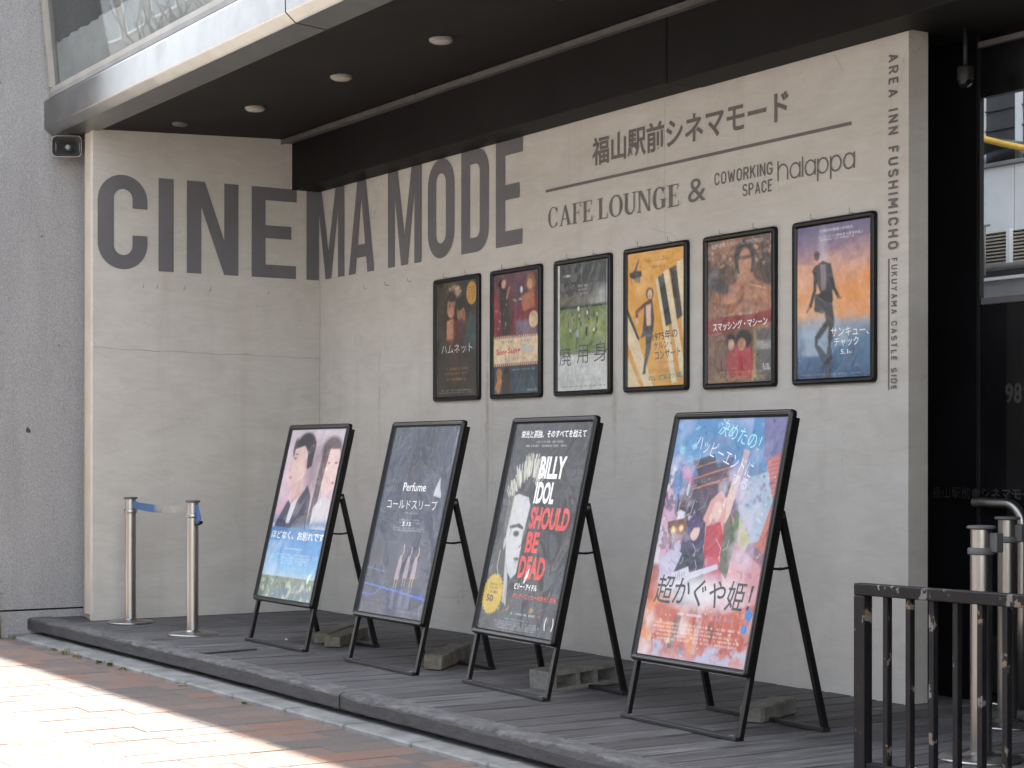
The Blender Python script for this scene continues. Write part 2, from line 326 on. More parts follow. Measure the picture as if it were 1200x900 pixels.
def shared(name, src, loc, parent, rz=0.0):
    o = bpy.data.objects.new(name, src.data); o.location = loc; o.rotation_euler = (0, 0, rz); return link(o, parent)
def copy_tree(o, parent=None):
    c = o.copy(); col.objects.link(c)
    if parent: c.parent = parent
    for ch in list(o.children): copy_tree(ch, c)
    return c
def flat(verts2d, faces, name, mat, parent, fn):
    me = bpy.data.meshes.new(name); me.from_pydata([tuple(fn(u, v, i)) for i, (u, v) in enumerate(verts2d)], [], faces)
    me.materials.append(mat); me.update()
    return link(bpy.data.objects.new(name, me), parent)
def text_geo(s, bold=0.0, res=3, sp=1.0):
    cu = bpy.data.curves.new('t', 'FONT'); cu.body = s; cu.size = 1.0; cu.offset = bold; cu.resolution_u = res; cu.fill_mode = 'FRONT'; cu.space_character = sp
    o = bpy.data.objects.new('t', cu); col.objects.link(o); dg = bpy.context.evaluated_depsgraph_get(); dg.update()
    me = bpy.data.meshes.new_from_object(o.evaluated_get(dg))
    vs = np.array([v.co[:2] for v in me.vertices]); fs = [tuple(p.vertices) for p in me.polygons]
    bpy.data.objects.remove(o); bpy.data.curves.remove(cu); bpy.data.meshes.remove(me)
    return vs, fs
def text(s, box, mat, parent, y=-0.003, bold=0.0, shear=0.0, name='lettering', rot=0.0, vertical=False, sp=1.0):
    """flat print in the local XZ plane facing -Y; box = x0, x1, z0, z1"""
    vs, fs = text_geo(s, bold, 3, sp)
    if len(vs) == 0: return None
    mn = vs.min(0); mx = vs.max(0); x0, x1, z0, z1 = box
    u = (vs - mn)/(mx-mn)
    if vertical:                               # turned a quarter clockwise, read downwards
        P = np.stack([x0 + u[:, 1]*(x1-x0), z1 - u[:, 0]*(z1-z0)], 1)
    else:
        P = np.stack([x0 + u[:, 0]*(x1-x0) + shear*(u[:, 1]-.5)*(z1-z0), z0 + u[:, 1]*(z1-z0)], 1)
        if rot:
            c = np.array([(x0+x1)/2, (z0+z1)/2]); a = math.cos(rot); b = math.sin(rot); d = P-c
            P = c + np.stack([d[:, 0]*a - d[:, 1]*b, d[:, 0]*b + d[:, 1]*a], 1)
    me = bpy.data.meshes.new(name); me.from_pydata([(p[0], y, p[1]) for p in P], [], fs)
    me.materials.append(mat); me.update()
    return link(bpy.data.objects.new(name, me), parent)
# ------------------------------------------------------------------ printed artwork: painted into the colours of a fine mesh
def srgb(c):
    c = np.asarray(c, float)/255.0
    return np.where(c <= 0.04045, c/12.92, ((c+0.055)/1.055)**2.4)
class Art:
    """unit square picture, x right 0..1, y down 0..1, aspect only matters for round shapes"""
    def __init__(s, w, h, bg, asp, seed=1):
        s.ss = 2; s.ink = .85; s.w = w; s.h = h; s.asp = asp; s.rng = np.random.default_rng(seed)
        W, H = w*s.ss, h*s.ss
        s.X, s.Y = np.meshgrid((np.arange(W)+.5)/W, (np.arange(H)+.5)/H)
        s.im = np.zeros((H, W, 3)); s.im[:] = srgb(bg)
    def mix(s, mask, c, a=1.0):
        m = (mask*a)[..., None]; s.im = s.im*(1-m) + srgb(c)*m; return s
    def fbm(s, n=4, octs=4, ax=1.0):
        out = np.zeros_like(s.X); amp = 1; tot = 0
        for o in range(octs):
            nx = max(2, int(n*ax)*2**o); ny = max(2, int(n*s.asp)*2**o); g = s.rng.random((ny+2, nx+2))
            x = s.X*nx; y = s.Y*ny; xi = x.astype(int); yi = y.astype(int); fx = x-xi; fy = y-yi
            fx = fx*fx*(3-2*fx); fy = fy*fy*(3-2*fy)
            out += amp*((g[yi, xi]*(1-fx)+g[yi, xi+1]*fx)*(1-fy) + (g[yi+1, xi]*(1-fx)+g[yi+1, xi+1]*fx)*fy); tot += amp; amp *= .55
        return out/tot
    def clouds(s, c, lo=.45, hi=.7, n=4, a=1.0, region=None, octs=4, ax=1.0):
        m = np.clip((s.fbm(n, octs, ax)-lo)/(hi-lo), 0, 1)
        if region is not None: m = m*s.rectmask(*region)
        return s.mix(m, c, a)
    def rectmask(s, x0, y0, x1, y1, soft=.02):
        f = lambda d: np.clip(d/soft+.5, 0, 1)
        return f(s.X-x0)*f(x1-s.X)*f(s.Y-y0)*f(y1-s.Y)
    def rect(s, x0, y0, x1, y1, c, a=1.0, soft=.004): return s.mix(s.rectmask(x0, y0, x1, y1, soft), c, a)
    def grad(s, stops, x0=0, x1=1, a=1.0):
        ys = [p for p, _ in stops]; cs = np.array([srgb(c) for _, c in stops])
        g = np.stack([np.interp(s.Y, ys, cs[:, k]) for k in range(3)], -1); m = ((s.X >= x0) & (s.X <= x1) & (s.Y >= ys[0]) & (s.Y <= ys[-1]))[..., None]*a
        s.im = s.im*(1-m)+g*m; return s
    def ell(s, cx, cy, rx, ry, c, a=1.0, soft=.15, rot=0.0):
        dx = s.X-cx; dy = (s.Y-cy)*s.asp; ry = ry*s.asp; ca, sa = math.cos(rot), math.sin(rot)
        u = (dx*ca+dy*sa)/rx; v = (-dx*sa+dy*ca)/ry; d = np.sqrt(u*u+v*v)
        return s.mix(np.clip((1-d)/soft, 0, 1), c, a)
    def poly(s, pts, c, a=1.0, blur=0):
        ins = np.zeros(s.X.shape, bool); n = len(pts)
        for i in range(n):
            (x1, y1), (x2, y2) = pts[i], pts[(i+1) % n]
            if y1 == y2: continue
            k = ((y1 > s.Y) != (y2 > s.Y)) & (s.X < (x2-x1)*(s.Y-y1)/(y2-y1)+x1); ins ^= k
        m = ins.astype(float)
        for _ in range(blur):
            m = (m + np.roll(m, 1, 0) + np.roll(m, -1, 0) + np.roll(m, 1, 1) + np.roll(m, -1, 1))/5
        return s.mix(m, c, a)
    def line(s, pts, w, c, a=1.0, soft=.4):
        m = np.zeros_like(s.X)
        for (x1, y1), (x2, y2) in zip(pts[:-1], pts[1:]):
            y1 *= s.asp; y2 *= s.asp; dx, dy = x2-x1, y2-y1; L = dx*dx+dy*dy+1e-9
            t = np.clip(((s.X-x1)*dx + (s.Y*s.asp-y1)*dy)/L, 0, 1)
            d = np.hypot(s.X-x1-t*dx, s.Y*s.asp-y1-t*dy); m = np.maximum(m, np.clip((w/2-d)/(w/2*soft)+0, 0, 1))
        return s.mix(m, c, a)
    def small(s, x0, y0, x1, y1, rows, c, a=.8, fill=.75):      # lines of print too small to read
        for r in range(rows):
            ya = y0+(y1-y0)*(r+.2)/rows; yb = y0+(y1-y0)*(r+.75)/rows; x = x0+s.rng.random()*(x1-x0)*.12; xe = x1-s.rng.random()*(x1-x0)*.12
            while x < xe:
                w = .004+s.rng.random()*.012
                if s.rng.random() < fill: s.mix(((s.X > x) & (s.X < x+w*.7) & (s.Y > ya) & (s.Y < yb)).astype(float), c, a*(.5+.5*s.rng.random()))
                x += w
        return s
    def dots(s, n, reg, c, r=(.004, .012), a=.9):
        for _ in range(n):
            x = reg[0]+s.rng.random()*(reg[2]-reg[0]); y = reg[1]+s.rng.random()*(reg[3]-reg[1]); q = r[0]+s.rng.random()*(r[1]-r[0])
            s.ell(x, y, q, q/s.asp, c, a, .6)
        return s
    def person(s, x, y, h, body, skin=(205, 165, 140), lean=0.0, w=1.0):   # small standing figure, feet at y
        k = h*s.asp*w; s.poly([(x-.10*k, y), (x-.03*k, y), (x+.01*k, y-.45*h), (x-.12*k, y-.45*h)], (40, 42, 50)); s.poly([(x+.02*k, y), (x+.09*k, y), (x+.12*k, y-.45*h), (x-.01*k, y-.45*h)], (46, 46, 54))
        s.poly([(x-.13*k, y-.40*h), (x+.13*k, y-.40*h), (x+.15*k+lean, y-.80*h), (x+.05*k+lean, y-.86*h), (x-.05*k+lean, y-.86*h), (x-.15*k+lean, y-.80*h)], body)
        s.ell(x+lean, y-.93*h, .065*k, .07*h, skin, 1, .3); s.ell(x+lean, y-.96*h, .07*k, .045*h, (35, 28, 25), 1, .3)
    def face(s, cx, cy, r, skin, hair, rot=0.0, tone=.8, side=1):   # a plain face, three quarters turned
        A = s.asp; dk = [int(v*tone) for v in skin]
        s.ell(cx, cy-.30*r/A, 1.12*r, 1.18*r/A, hair, 1, .15, rot); s.ell(cx+.1*r*side, cy+.1*r/A, .82*r, 1.12*r/A, skin, 1, .12, rot)
        s.ell(cx-.45*r*side, cy+.2*r/A, .4*r, .8*r/A, dk, .6, .7, rot); s.ell(cx+.1*r*side, cy-.78*r/A, .95*r, .5*r/A, hair, 1, .25, rot)
        for dx in (-.22, .48):
            s.ell(cx+dx*r*side, cy-.02*r/A, .16*r, .06*r/A, (45, 30, 28), .9, .5); s.ell(cx+dx*r*side, cy-.20*r/A, .2*r, .04*r/A, hair, .8, .5)
        s.line([(cx+.2*r*side, cy+.05*r/A), (cx+.3*r*side, cy+.35*r/A), (cx+.15*r*side, cy+.4*r/A)], .07*r, dk, .9)
        s.ell(cx+.18*r*side, cy+.66*r/A, .22*r, .07*r/A, (165, 80, 75), .9, .5)
    def photo(s, n=2, grain=.18):      # softens drawn edges and adds tonal unevenness like a printed photograph
        for _ in range(n): s.im = (s.im*2 + np.roll(s.im, 1, 0) + np.roll(s.im, -1, 0) + np.roll(s.im, 1, 1) + np.roll(s.im, -1, 1))/6
        s.im = s.im*(1 + grain*(s.fbm(10, 4)-.5)*2 + grain*.8*(s.fbm(34, 2)-.5)*2)[..., None]; s.im = np.clip(s.im, 0, 1); return s
    def mesh(s, name, W, H, parent):
        im = s.im.reshape(s.h, s.ss, s.w, s.ss, 3).mean((1, 3))*s.ink; w, h = s.w, s.h
        xs = (np.linspace(0, 1, w)-.5)*W; zs = (.5-np.linspace(0, 1, h))*H
        XX, ZZ = np.meshgrid(xs, zs); co = np.stack([XX, np.zeros_like(XX), ZZ], -1).reshape(-1, 3)
        i = (np.arange(h-1)[:, None]*w + np.arange(w-1)[None]).reshape(-1); q = np.stack([i, i+w, i+w+1, i+1], 1)
        me = bpy.data.meshes.new(name); me.vertices.add(w*h); me.vertices.foreach_set('co', co.ravel())
        me.loops.add(q.size); me.loops.foreach_set('vertex_index', q.ravel().astype(np.int32)); me.polygons.add(len(q))
        me.polygons.foreach_set('loop_start', np.arange(0, q.size, 4, dtype=np.int32)); me.polygons.foreach_set('loop_total', np.full(len(q), 4, dtype=np.int32))
        me.update(); ca = me.color_attributes.new('print', 'FLOAT_COLOR', 'POINT')
        ca.data.foreach_set('color', np.concatenate([im.reshape(-1, 3), np.ones((w*h, 1))], 1).astype(np.float32).ravel())
        me.materials.append(MT['print']); return link(bpy.data.objects.new(name, me), parent)

B2A = 718/505; B1A = 1.0/.705
def small_art(seed, bg): return Art(112, 160, bg, B2A, seed)
def big_art(seed, bg): a = Art(200, 284, bg, B1A, seed); a.ink = .5; return a
def art_couple():
    a = small_art(1, (44, 38, 30)); a.clouds((78, 70, 48), .4, .7, 3).clouds((24, 20, 17), .5, .75, 4).clouds((96, 84, 62), .6, .8, 6, .6, (0, 0, 1, .3))
    a.ell(.45, .09, .17, .07, (190, 160, 130), .9, .5); a.dots(16, (.32, .04, .6, .12), (225, 205, 180), (.008, .02))
    a.ell(.36, .3, .20, .26, (38, 24, 18), 1, .25, .1); a.face(.36, .21, .13, (196, 142, 108), (45, 28, 20), .12)
    a.ell(.63, .25, .22, .13, (26, 20, 20), 1, .2); a.face(.62, .28, .12, (158, 108, 82), (24, 19, 20), -.5, .7, -1)
    a.poly([(.26, .34), (.42, .32), (.48, .47), (.38, .55), (.26, .5)], (190, 132, 100), 1, 2); a.poly([(.42, .34), (.66, .33), (.7, .5), (.42, .52)], (88, 34, 34), .9, 3)
    a.poly([(.66, .52), (.82, .28), (.98, .35), (.96, .6), (.7, .62)], (52, 74, 78), .9, 3); a.poly([(.28, .5), (.62, .5), (.58, .64), (.3, .64)], (70, 28, 28), .8, 3)
    a.poly([(.36, .6), (.5, .6), (.6, .78), (.46, .92), (.30, .82)], (96, 62, 48), .5, 4); a.rect(0, .66, 1, 1, (32, 27, 24), .45, .1); a.photo(5, .5)
    a.ell(.86, .12, .125, .10, (196, 150, 62), 1, .04); a.small(.78, .06, .95, .18, 5, (70, 45, 20), .9)
    a.small(.2, .74, .8, .82, 2, (150, 105, 55), .9); a.small(.25, .83, .75, .87, 1, (170, 130, 70), .8); a.small(.05, .935, .95, .975, 2, (170, 165, 155), .7); a.small(.01, .2, .04, .5, 30, (150, 150, 140), .6)
    return a
def art_stage():
    a = small_art(2, (96, 36, 42)); a.clouds((150, 52, 58), .4, .65, 3).clouds((60, 70, 84), .5, .7, 3, .9, (.2, 0, .75, .35)); a.grad([(0, (74, 88, 104)), (.2, (104, 60, 70))], a=.5)
    a.rect(.45, .25, 1, .5, (140, 48, 56), .7, .04); a.rect(.5, .4, .95, .52, (132, 130, 148), .7, .03)
    a.poly([(.13, .16), (.32, .14), (.38, .5), (.2, .51)], (36, 30, 38), 1, 2); a.ell(.2, .1, .1, .06, (34, 22, 20)); a.ell(.23, .085, .055, .04, (205, 160, 130)); a.line([(.3, .2), (.35, .12)], .04, (190, 140, 120))
    a.poly([(.60, .2), (.9, .16), (.9, .30), (.66, .33)], (176, 110, 80), .95, 3); a.ell(.82, .1, .12, .09, (156, 108, 66), 1, .3); a.ell(.80, .11, .06, .045, (214, 170, 140)); a.ell(.62, .15, .03, .03, (235, 230, 225))
    a.dots(14, (0, .2, .3, .48), (240, 170, 160), (.006, .02), .8); a.dots(14, (.4, .22, .62, .24), (245, 225, 205), (.006, .012)); a.line([(.5, .24), (.5, .5)], .02, (120, 60, 150), .8)
    a.ell(.88, .40, .10, .07, (228, 205, 165), 1, .05); a.small(.82, .36, .95, .44, 4, (150, 80, 60), .8)
    a.rect(0, .52, 1, .755, (226, 205, 172)); a.rect(0, .515, 1, .535, (120, 30, 30)); a.rect(0, .745, 1, .768, (120, 30, 30))
    for i in range(22): a.rect(.01+i*.046, .518, .033+i*.046, .532, (235, 215, 190)); a.rect(.01+i*.046, .749, .033+i*.046, .764, (235, 215, 190))
    a.small(.15, .555, .45, .58, 1, (110, 120, 110), .7); a.small(.55, .555, .85, .58, 1, (110, 120, 110), .7)
    a.grad([(.768, (52, 64, 76)), (1, (64, 84, 98))]); a.clouds((98, 120, 132), .5, .75, 4, .6, (0, .78, 1, 1)); a.clouds((96, 40, 40), .5, .7, 3, .6, (0, .77, .4, 1))
    a.ell(.28, .81, .06, .04, (40, 26, 22)); a.poly([(.18, .84), (.38, .83), (.36, 1), (.2, 1)], (58, 44, 48), 1, 1); a.ell(.13, .83, .07, .05, (170, 125, 70)); a.poly([(.03, .95), (.12, .84), (.2, .88), (.12, 1)], (190, 130, 70), 1, 2)
    a.small(.4, .79, .97, .81, 1, (190, 195, 200), .6); a.small(.72, .955, .97, .985, 1, (215, 215, 215), .8)
    a.line([(.5, 1), (.62, .84)], .006, (160, 190, 200), .6); a.line([(.96, 1), (.8, .84)], .006, (160, 190, 200), .6)
    a.photo(3, 0.35)
    return a
def art_field():
    a = small_art(3, (70, 72, 66)); a.grad([(0, (48, 52, 50)), (.22, (62, 64, 60)), (.30, (112, 104, 88)), (.345, (84, 88, 74))]); a.clouds((44, 48, 46), .45, .7, 3, .8, (0, 0, 1, .2)); a.clouds((120, 116, 106), .5, .7, 3, .5, (0, .18, 1, .34))
    a.ell(.86, .26, .16, .1, (168, 172, 172), .8, .8); a.ell(.8, .32, .2, .05, (190, 195, 195), .5, .8)
    a.rect(0, .335, 1, .36, (44, 50, 44), 1, .01); a.grad([(.355, (108, 124, 66)), (.5, (134, 150, 84)), (.7, (118, 140, 78))]); a.clouds((92, 116, 60), .45, .7, 5, .6, (0, .36, 1, .72)); a.clouds((164, 172, 110), .55, .75, 3, .5, (0, .4, 1, .7))
    a.ell(.42, .36, .02, .02, (235, 235, 235)); cs = [(92, 96, 110), (222, 222, 224), (120, 118, 112), (80, 88, 120), (200, 190, 180), (40, 46, 60)]
    pts = [(.22, .5), (.26, .56), (.33, .46), (.3, .42), (.44, .45), (.47, .51), (.55, .44), (.6, .43), (.62, .46), (.72, .44), (.78, .45), (.78, .49), (.76, .55), (.72, .57)]
    for i, (x, y) in enumerate(pts): a.person(x, y, .055, cs[i % 6], w=1.3)
    a.person(.4, .63, .12, (150, 160, 175), w=1.0); a.person(.58, .59, .10, (40, 44, 60), w=1.0); a.person(.62, .42, .06, (60, 70, 100))
    m = np.clip((a.Y-.70)/.03, 0, 1); a.mix(m, (206, 208, 204)); a.rect(0, 0, .045, 1, (212, 212, 208)); a.rect(.965, 0, 1, 1, (205, 205, 200))
    a.small(.12, .08, .25, .11, 1, (225, 225, 225), .9); a.small(.4, .17, .6, .26, 3, (210, 210, 210), .5)
    a.small(.3, .87, .75, .885, 1, (130, 130, 130), .5); a.small(.1, .90, .9, .935, 3, (150, 150, 150), .5); a.small(.05, .955, .95, .972, 1, (70, 70, 80), .8)
    a.photo(1, 0.2)
    return a
def art_keys():
    O = (222, 158, 52); W = (232, 214, 176); K = (44, 40, 36); a = small_art(4, O); a.clouds((236, 180, 80), .45, .7, 3, .6).clouds((206, 142, 44), .5, .7, 3, .4)
    a.poly([(.5, .22), (.60, .19), (.86, .97), (.78, .99)], W); a.poly([(.63, .17), (.72, .15), (1, .88), (1, .95), (.93, .93)], W); a.poly([(.86, .11), (1, .09), (1, .8)], W)
    a.poly([(.54, .20), (.64, .18), (.78, .55), (.68, .57)], K); a.poly([(.74, .15), (.85, .13), (.96, .5), (.87, .53)], K); a.poly([(.97, .09), (1, .09), (1, .25)], K)
    a.poly([(0, .45), (0, .40), (.22, .64), (.16, .68)], K); a.poly([(0, .52), (0, .60), (.16, .75), (.09, .76)], K); a.poly([(0, .46), (.2, .66), (.46, 1), (.3, 1), (0, .66)], W, .9); a.poly([(0, .76), (.24, 1), (.02, 1), (0, .98)], W, .9)
    a.poly([(.04, .15), (.12, .13), (.25, .14), (.26, .18), (.14, .2), (.05, .18)], K); a.poly([(.12, .13), (.2, .05), (.21, .065), (.16, .14)], (80, 72, 62)); a.line([(.08, .18), (.08, .23)], .012, K); a.line([(.22, .18), (.22, .225)], .012, K); a.ell(.18, .2, .06, .025, (120, 105, 90), .8)
    a.small(.32, .05, .75, .085, 2, (90, 70, 35), .8); a.small(.4, .11, .68, .14, 1, (90, 70, 35), .8)
    a.poly([(.31, .38), (.44, .34), (.48, .5), (.46, .6), (.32, .62), (.27, .6)], (88, 60, 56), 1, 1); a.poly([(.33, .40), (.42, .39), (.42, .55), (.35, .56)], (228, 196, 170), 1, 1); a.line([(.31, .39), (.17, .44), (.17, .50)], .05, (110, 50, 52)); a.ell(.17, .51, .035, .03, (225, 185, 160))
    a.ell(.40, .315, .075, .05, (88, 64, 52), 1, .2); a.ell(.40, .32, .045, .038, (228, 190, 165), 1, .2); a.ell(.40, .335, .02, .008, (180, 50, 50)); a.poly([(.26, .6), (.24, .64), (.36, .62), (.34, .56)], (70, 64, 70)); a.poly([(.33, .55), (.46, .55), (.42, .72), (.33, .86), (.29, .86), (.33, .72)], (60, 58, 66), 1, 1)
    a.poly([(.30, .84), (.33, .84), (.33, .9), (.27, .91)], (40, 32, 34)); a.small(.46, .815, .85, .835, 1, (110, 85, 40), .7)
    a.small(.36, .87, .9, .905, 2, (120, 80, 70), .7)
    a.photo(2, 0.12)
    return a
def art_ring():
    a = small_art(5, (112, 78, 60)); a.clouds((168, 124, 96), .42, .68, 3).clouds((66, 50, 42), .5, .7, 4, .9, (0, 0, 1, .5)); a.dots(60, (0, .02, 1, .2), (205, 170, 140), (.01, .03), .5)
    for i in range(16): a.line([(.01+i*.065, .12), (.0+i*.07, .9)], .012, (70, 52, 44), .5)
    a.ell(.1, .26, .16, .1, (84, 76, 72), .9, .3); a.ell(.1, .26, .11, .07, (112, 100, 92), .8, .3)
    a.ell(.58, .15, .17, .14, (44, 34, 32), 1, .15); a.ell(.59, .18, .105, .11, (192, 138, 104), 1, .15); a.rect(.48, .13, .7, .155, (50, 40, 38), .8, .01); a.poly([(.48, .25), (.70, .25), (.78, .33), (.44, .34)], (186, 130, 98), 1, 2)
    a.poly([(.12, .38), (.45, .31), (.78, .31), (.98, .36), (1, .52), (.2, .54), (.05, .44)], (170, 116, 88), 1, 4); a.ell(.2, .32, .22, .06, (66, 62, 64), .9, .4, .4); a.ell(.38, .42, .16, .05, (196, 144, 110), .8, .6); a.ell(.78, .4, .16, .05, (198, 144, 110), .8, .6); a.line([(.55, .34), (.57, .52)], .02, (120, 76, 60), .6)
    a.line([(.05, .44), (.3, .47), (.6, .44), (.95, .50)], .05, (140, 92, 70), .6); a.line([(.65, .33), (.9, .37)], .012, (236, 200, 170), .8)
    a.poly([(0, .56), (.1, .545), (.9, .52), (1, .51), (.98, .60), (0, .655)], (146, 44, 42)); a.dots(20, (0, .53, 1, .56), (146, 44, 42), (.01, .025)); a.small(.2, .515, .85, .54, 1, (225, 210, 190), .7)
    a.rect(.28, .65, .7, .98, (118, 60, 48), .8, .03); a.rect(0, .66, .26, 1, (126, 92, 68), .9, .02); a.rect(.72, .64, 1, 1, (84, 84, 84), .9, .02); a.rect(.74, .72, 1, .78, (150, 150, 146), .9, .01)
    for i in range(8): a.line([(.03*i, .66), (.03*i+.01, 1)], .006, (80, 58, 42), .7)
    a.poly([(.32, .8), (.44, .74), (.66, .74), (.72, .82), (.7, .97), (.32, .97)], (170, 36, 50), 1, 2); a.ell(.57, .7, .13, .07, (26, 20, 20)); a.ell(.54, .735, .07, .045, (186, 132, 106)); a.ell(.37, .71, .08, .055, (30, 20, 20)); a.ell(.38, .735, .05, .04, (215, 168, 145)); a.rect(.72, .64, .76, .97, (176, 150, 90), .8, .02)
    a.small(.03, .025, .97, .055, 2, (235, 225, 215), .8); a.small(.05, .92, .9, .985, 4, (216, 186, 110), .7); a.small(.86, .9, .98, .925, 1, (240, 240, 235), .9)
    a.photo(4, 0.4)
    return a
def art_dancer():
    a = small_art(6, (190, 140, 110)); a.grad([(0, (98, 94, 132)), (.16, (148, 122, 150)), (.30, (214, 158, 130)), (.45, (232, 168, 104)), (.58, (226, 176, 130)), (.66, (150, 160, 176)), (.76, (78, 122, 158)), (1, (44, 84, 124))])
    a.clouds((236, 182, 150), .5, .75, 3, .6, (0, .1, 1, .6), ax=.6); a.clouds((110, 90, 130), .5, .7, 3, .5, (0, 0, 1, .25)); a.clouds((238, 150, 70), .5, .7, 3, .6, (.55, .3, 1, .62)); a.clouds((190, 205, 220), .52, .75, 3, .6, (0, .6, .7, .85)); a.clouds((24, 56, 96), .5, .75, 4, .6, (0, .78, 1, 1))
    a.ell(.36, .17, .10, .18, (235, 225, 240), .5, .9); K = (44, 38, 46)
    a.ell(.275, .20, .042, .035, (96, 66, 58)); a.poly([(.22, .19), (.29, .175), (.33, .19), (.30, .2)], (70, 52, 48)); a.poly([(.24, .27), (.36, .235), (.45, .26), (.52, .40), (.46, .47), (.34, .46), (.21, .30)], (62, 54, 64), 1, 1); a.poly([(.32, .26), (.40, .26), (.40, .42), (.34, .43)], (150, 130, 140), .8, 1)
    a.line([(.26, .29), (.25, .42), (.19, .52)], .055, K); a.line([(.19, .52), (.14, .56)], .02, (90, 60, 55)); a.line([(.45, .27), (.51, .42), (.57, .48)], .05, K); a.line([(.56, .475), (.61, .49)], .02, (140, 90, 80))
    a.poly([(.25, .45), (.49, .43), (.5, .50), (.36, .58), (.24, .56)], K, 1, 1); a.line([(.38, .5), (.44, .63), (.30, .72)], .085, K); a.line([(.45, .5), (.48, .62), (.46, .74)], .085, K); a.line([(.27, .73), (.27, .77)], .05, (34, 28, 34)); a.line([(.45, .73), (.45, .78)], .045, (34, 28, 34))
    a.poly([(.24, .78), (.31, .78), (.46, .88), (.44, .93), (.36, .9)], (34, 44, 62), .9, 1); a.poly([(.42, .79), (.47, .79), (.50, .9), (.46, 1), (.38, 1), (.4, .9)], (34, 44, 62), .9, 1)
    a.ell(.72, .60, .1, .045, (200, 180, 170), .3, .5); a.small(.25, .03, .78, .055, 1, (240, 240, 250), .7); a.small(.25, .075, .85, .11, 2, (240, 240, 250), .7); a.small(.02, .965, .98, .98, 1, (220, 230, 240), .4); a.small(.02, .66, .045, .88, 14, (200, 215, 230), .5)
    a.photo(2, 0.15)
    return a
def art_farewell():
    a = big_art(11, (214, 196, 208)); a.ink = .74; a.grad([(0, (206, 196, 206)), (.3, (226, 196, 206)), (.5, (214, 180, 196)), (.56, (120, 160, 200))]); a.clouds((232, 214, 222), .45, .7, 3, .7, (0, 0, 1, .5)); a.clouds((214, 150, 166), .5, .7, 3, .5, (0, .3, .4, .6))
    a.ell(.60, .24, .24, .2, (70, 62, 74), .5, .6); a.ell(.32, .11, .20, .10, (50, 46, 58), 1, .18); a.ell(.14, .11, .05, .07, (60, 54, 66), .9, .3); a.poly([(.14, .12), (.30, .10), (.42, .15), (.40, .30), (.30, .36), (.16, .34), (.11, .27), (.13, .2)], (232, 200, 192), 1, 3); a.ell(.40, .2, .04, .04, (216, 170, 164), 1, .3); a.poly([(.28, .08), (.5, .08), (.5, .22), (.42, .24), (.38, .14)], (52, 47, 60), 1, 3)
    a.ell(.17, .175, .035, .008, (60, 50, 56), .9, .5); a.ell(.18, .15, .045, .006, (70, 60, 66), .8, .5); a.line([(.12, .2), (.10, .245), (.13, .25)], .012, (200, 150, 146), .8); a.ell(.15, .29, .035, .010, (196, 110, 116), .9, .5); a.poly([(.22, .34), (.40, .28), (.46, .46), (.26, .5)], (216, 178, 172), 1, 3)
    a.poly([(.05, .56), (.2, .42), (.3, .47), (.5, .33), (.6, .4), (.62, .62), (.05, .62)], (66, 70, 92), .95, 3); a.poly([(.26, .45), (.38, .4), (.30, .56), (.24, .56)], (222, 222, 230), .95, 2)
    a.ell(.80, .12, .2, .09, (92, 76, 80), .95, .3); a.poly([(.72, .12), (.94, .12), (.99, .22), (.98, .33), (.88, .39), (.76, .36), (.70, .25)], (236, 206, 200), 1, 4); a.ell(.92, .20, .035, .008, (60, 46, 50), .8, .5); a.ell(.80, .20, .03, .007, (60, 46, 50), .7, .5); a.ell(.93, .315, .035, .010, (196, 104, 110), .9, .5); a.line([(.95, .22), (.985, .27), (.96, .28)], .012, (206, 160, 156), .8)
    a.poly([(.66, .1), (.78, .1), (.74, .3), (.72, .6), (.62, .55)], (84, 70, 76), .9, 4); a.poly([(.68, .46), (.82, .38), (.96, .42), (1, .64), (.68, .66)], (222, 218, 222), .95, 3)
    a.grad([(.585, (88, 150, 206)), (.70, (92, 164, 222)), (.83, (140, 196, 232)), (.87, (186, 214, 228))], a=1.0); m = np.exp(-((a.Y-.585-.03*np.sin(a.X*4+1))/.022)**2); a.mix(m, (98, 140, 184), .8)
    a.clouds((205, 228, 244), .5, .75, 3, .7, (0, .66, 1, .88), ax=.7); a.clouds((70, 132, 196), .5, .7, 3, .5, (0, .6, 1, .75)); a.grad([(.872, (136, 152, 132)), (1, (118, 140, 132))]); a.clouds((220, 222, 196), .5, .6, 26, .8, (0, .89, 1, 1)); a.clouds((90, 130, 168), .5, .65, 18, .7, (.3, .9, 1, 1)); a.clouds((84, 104, 74), .5, .65, 14, .6, (0, .88, .6, 1))
    a.small(.33, .70, .66, .715, 1, (240, 245, 250), .8); a.small(.2, .735, .82, .80, 4, (235, 245, 250), .6); a.small(.4, .82, .62, .83, 1, (235, 245, 250), .6)
    a.photo(4, 0.12)
    return a
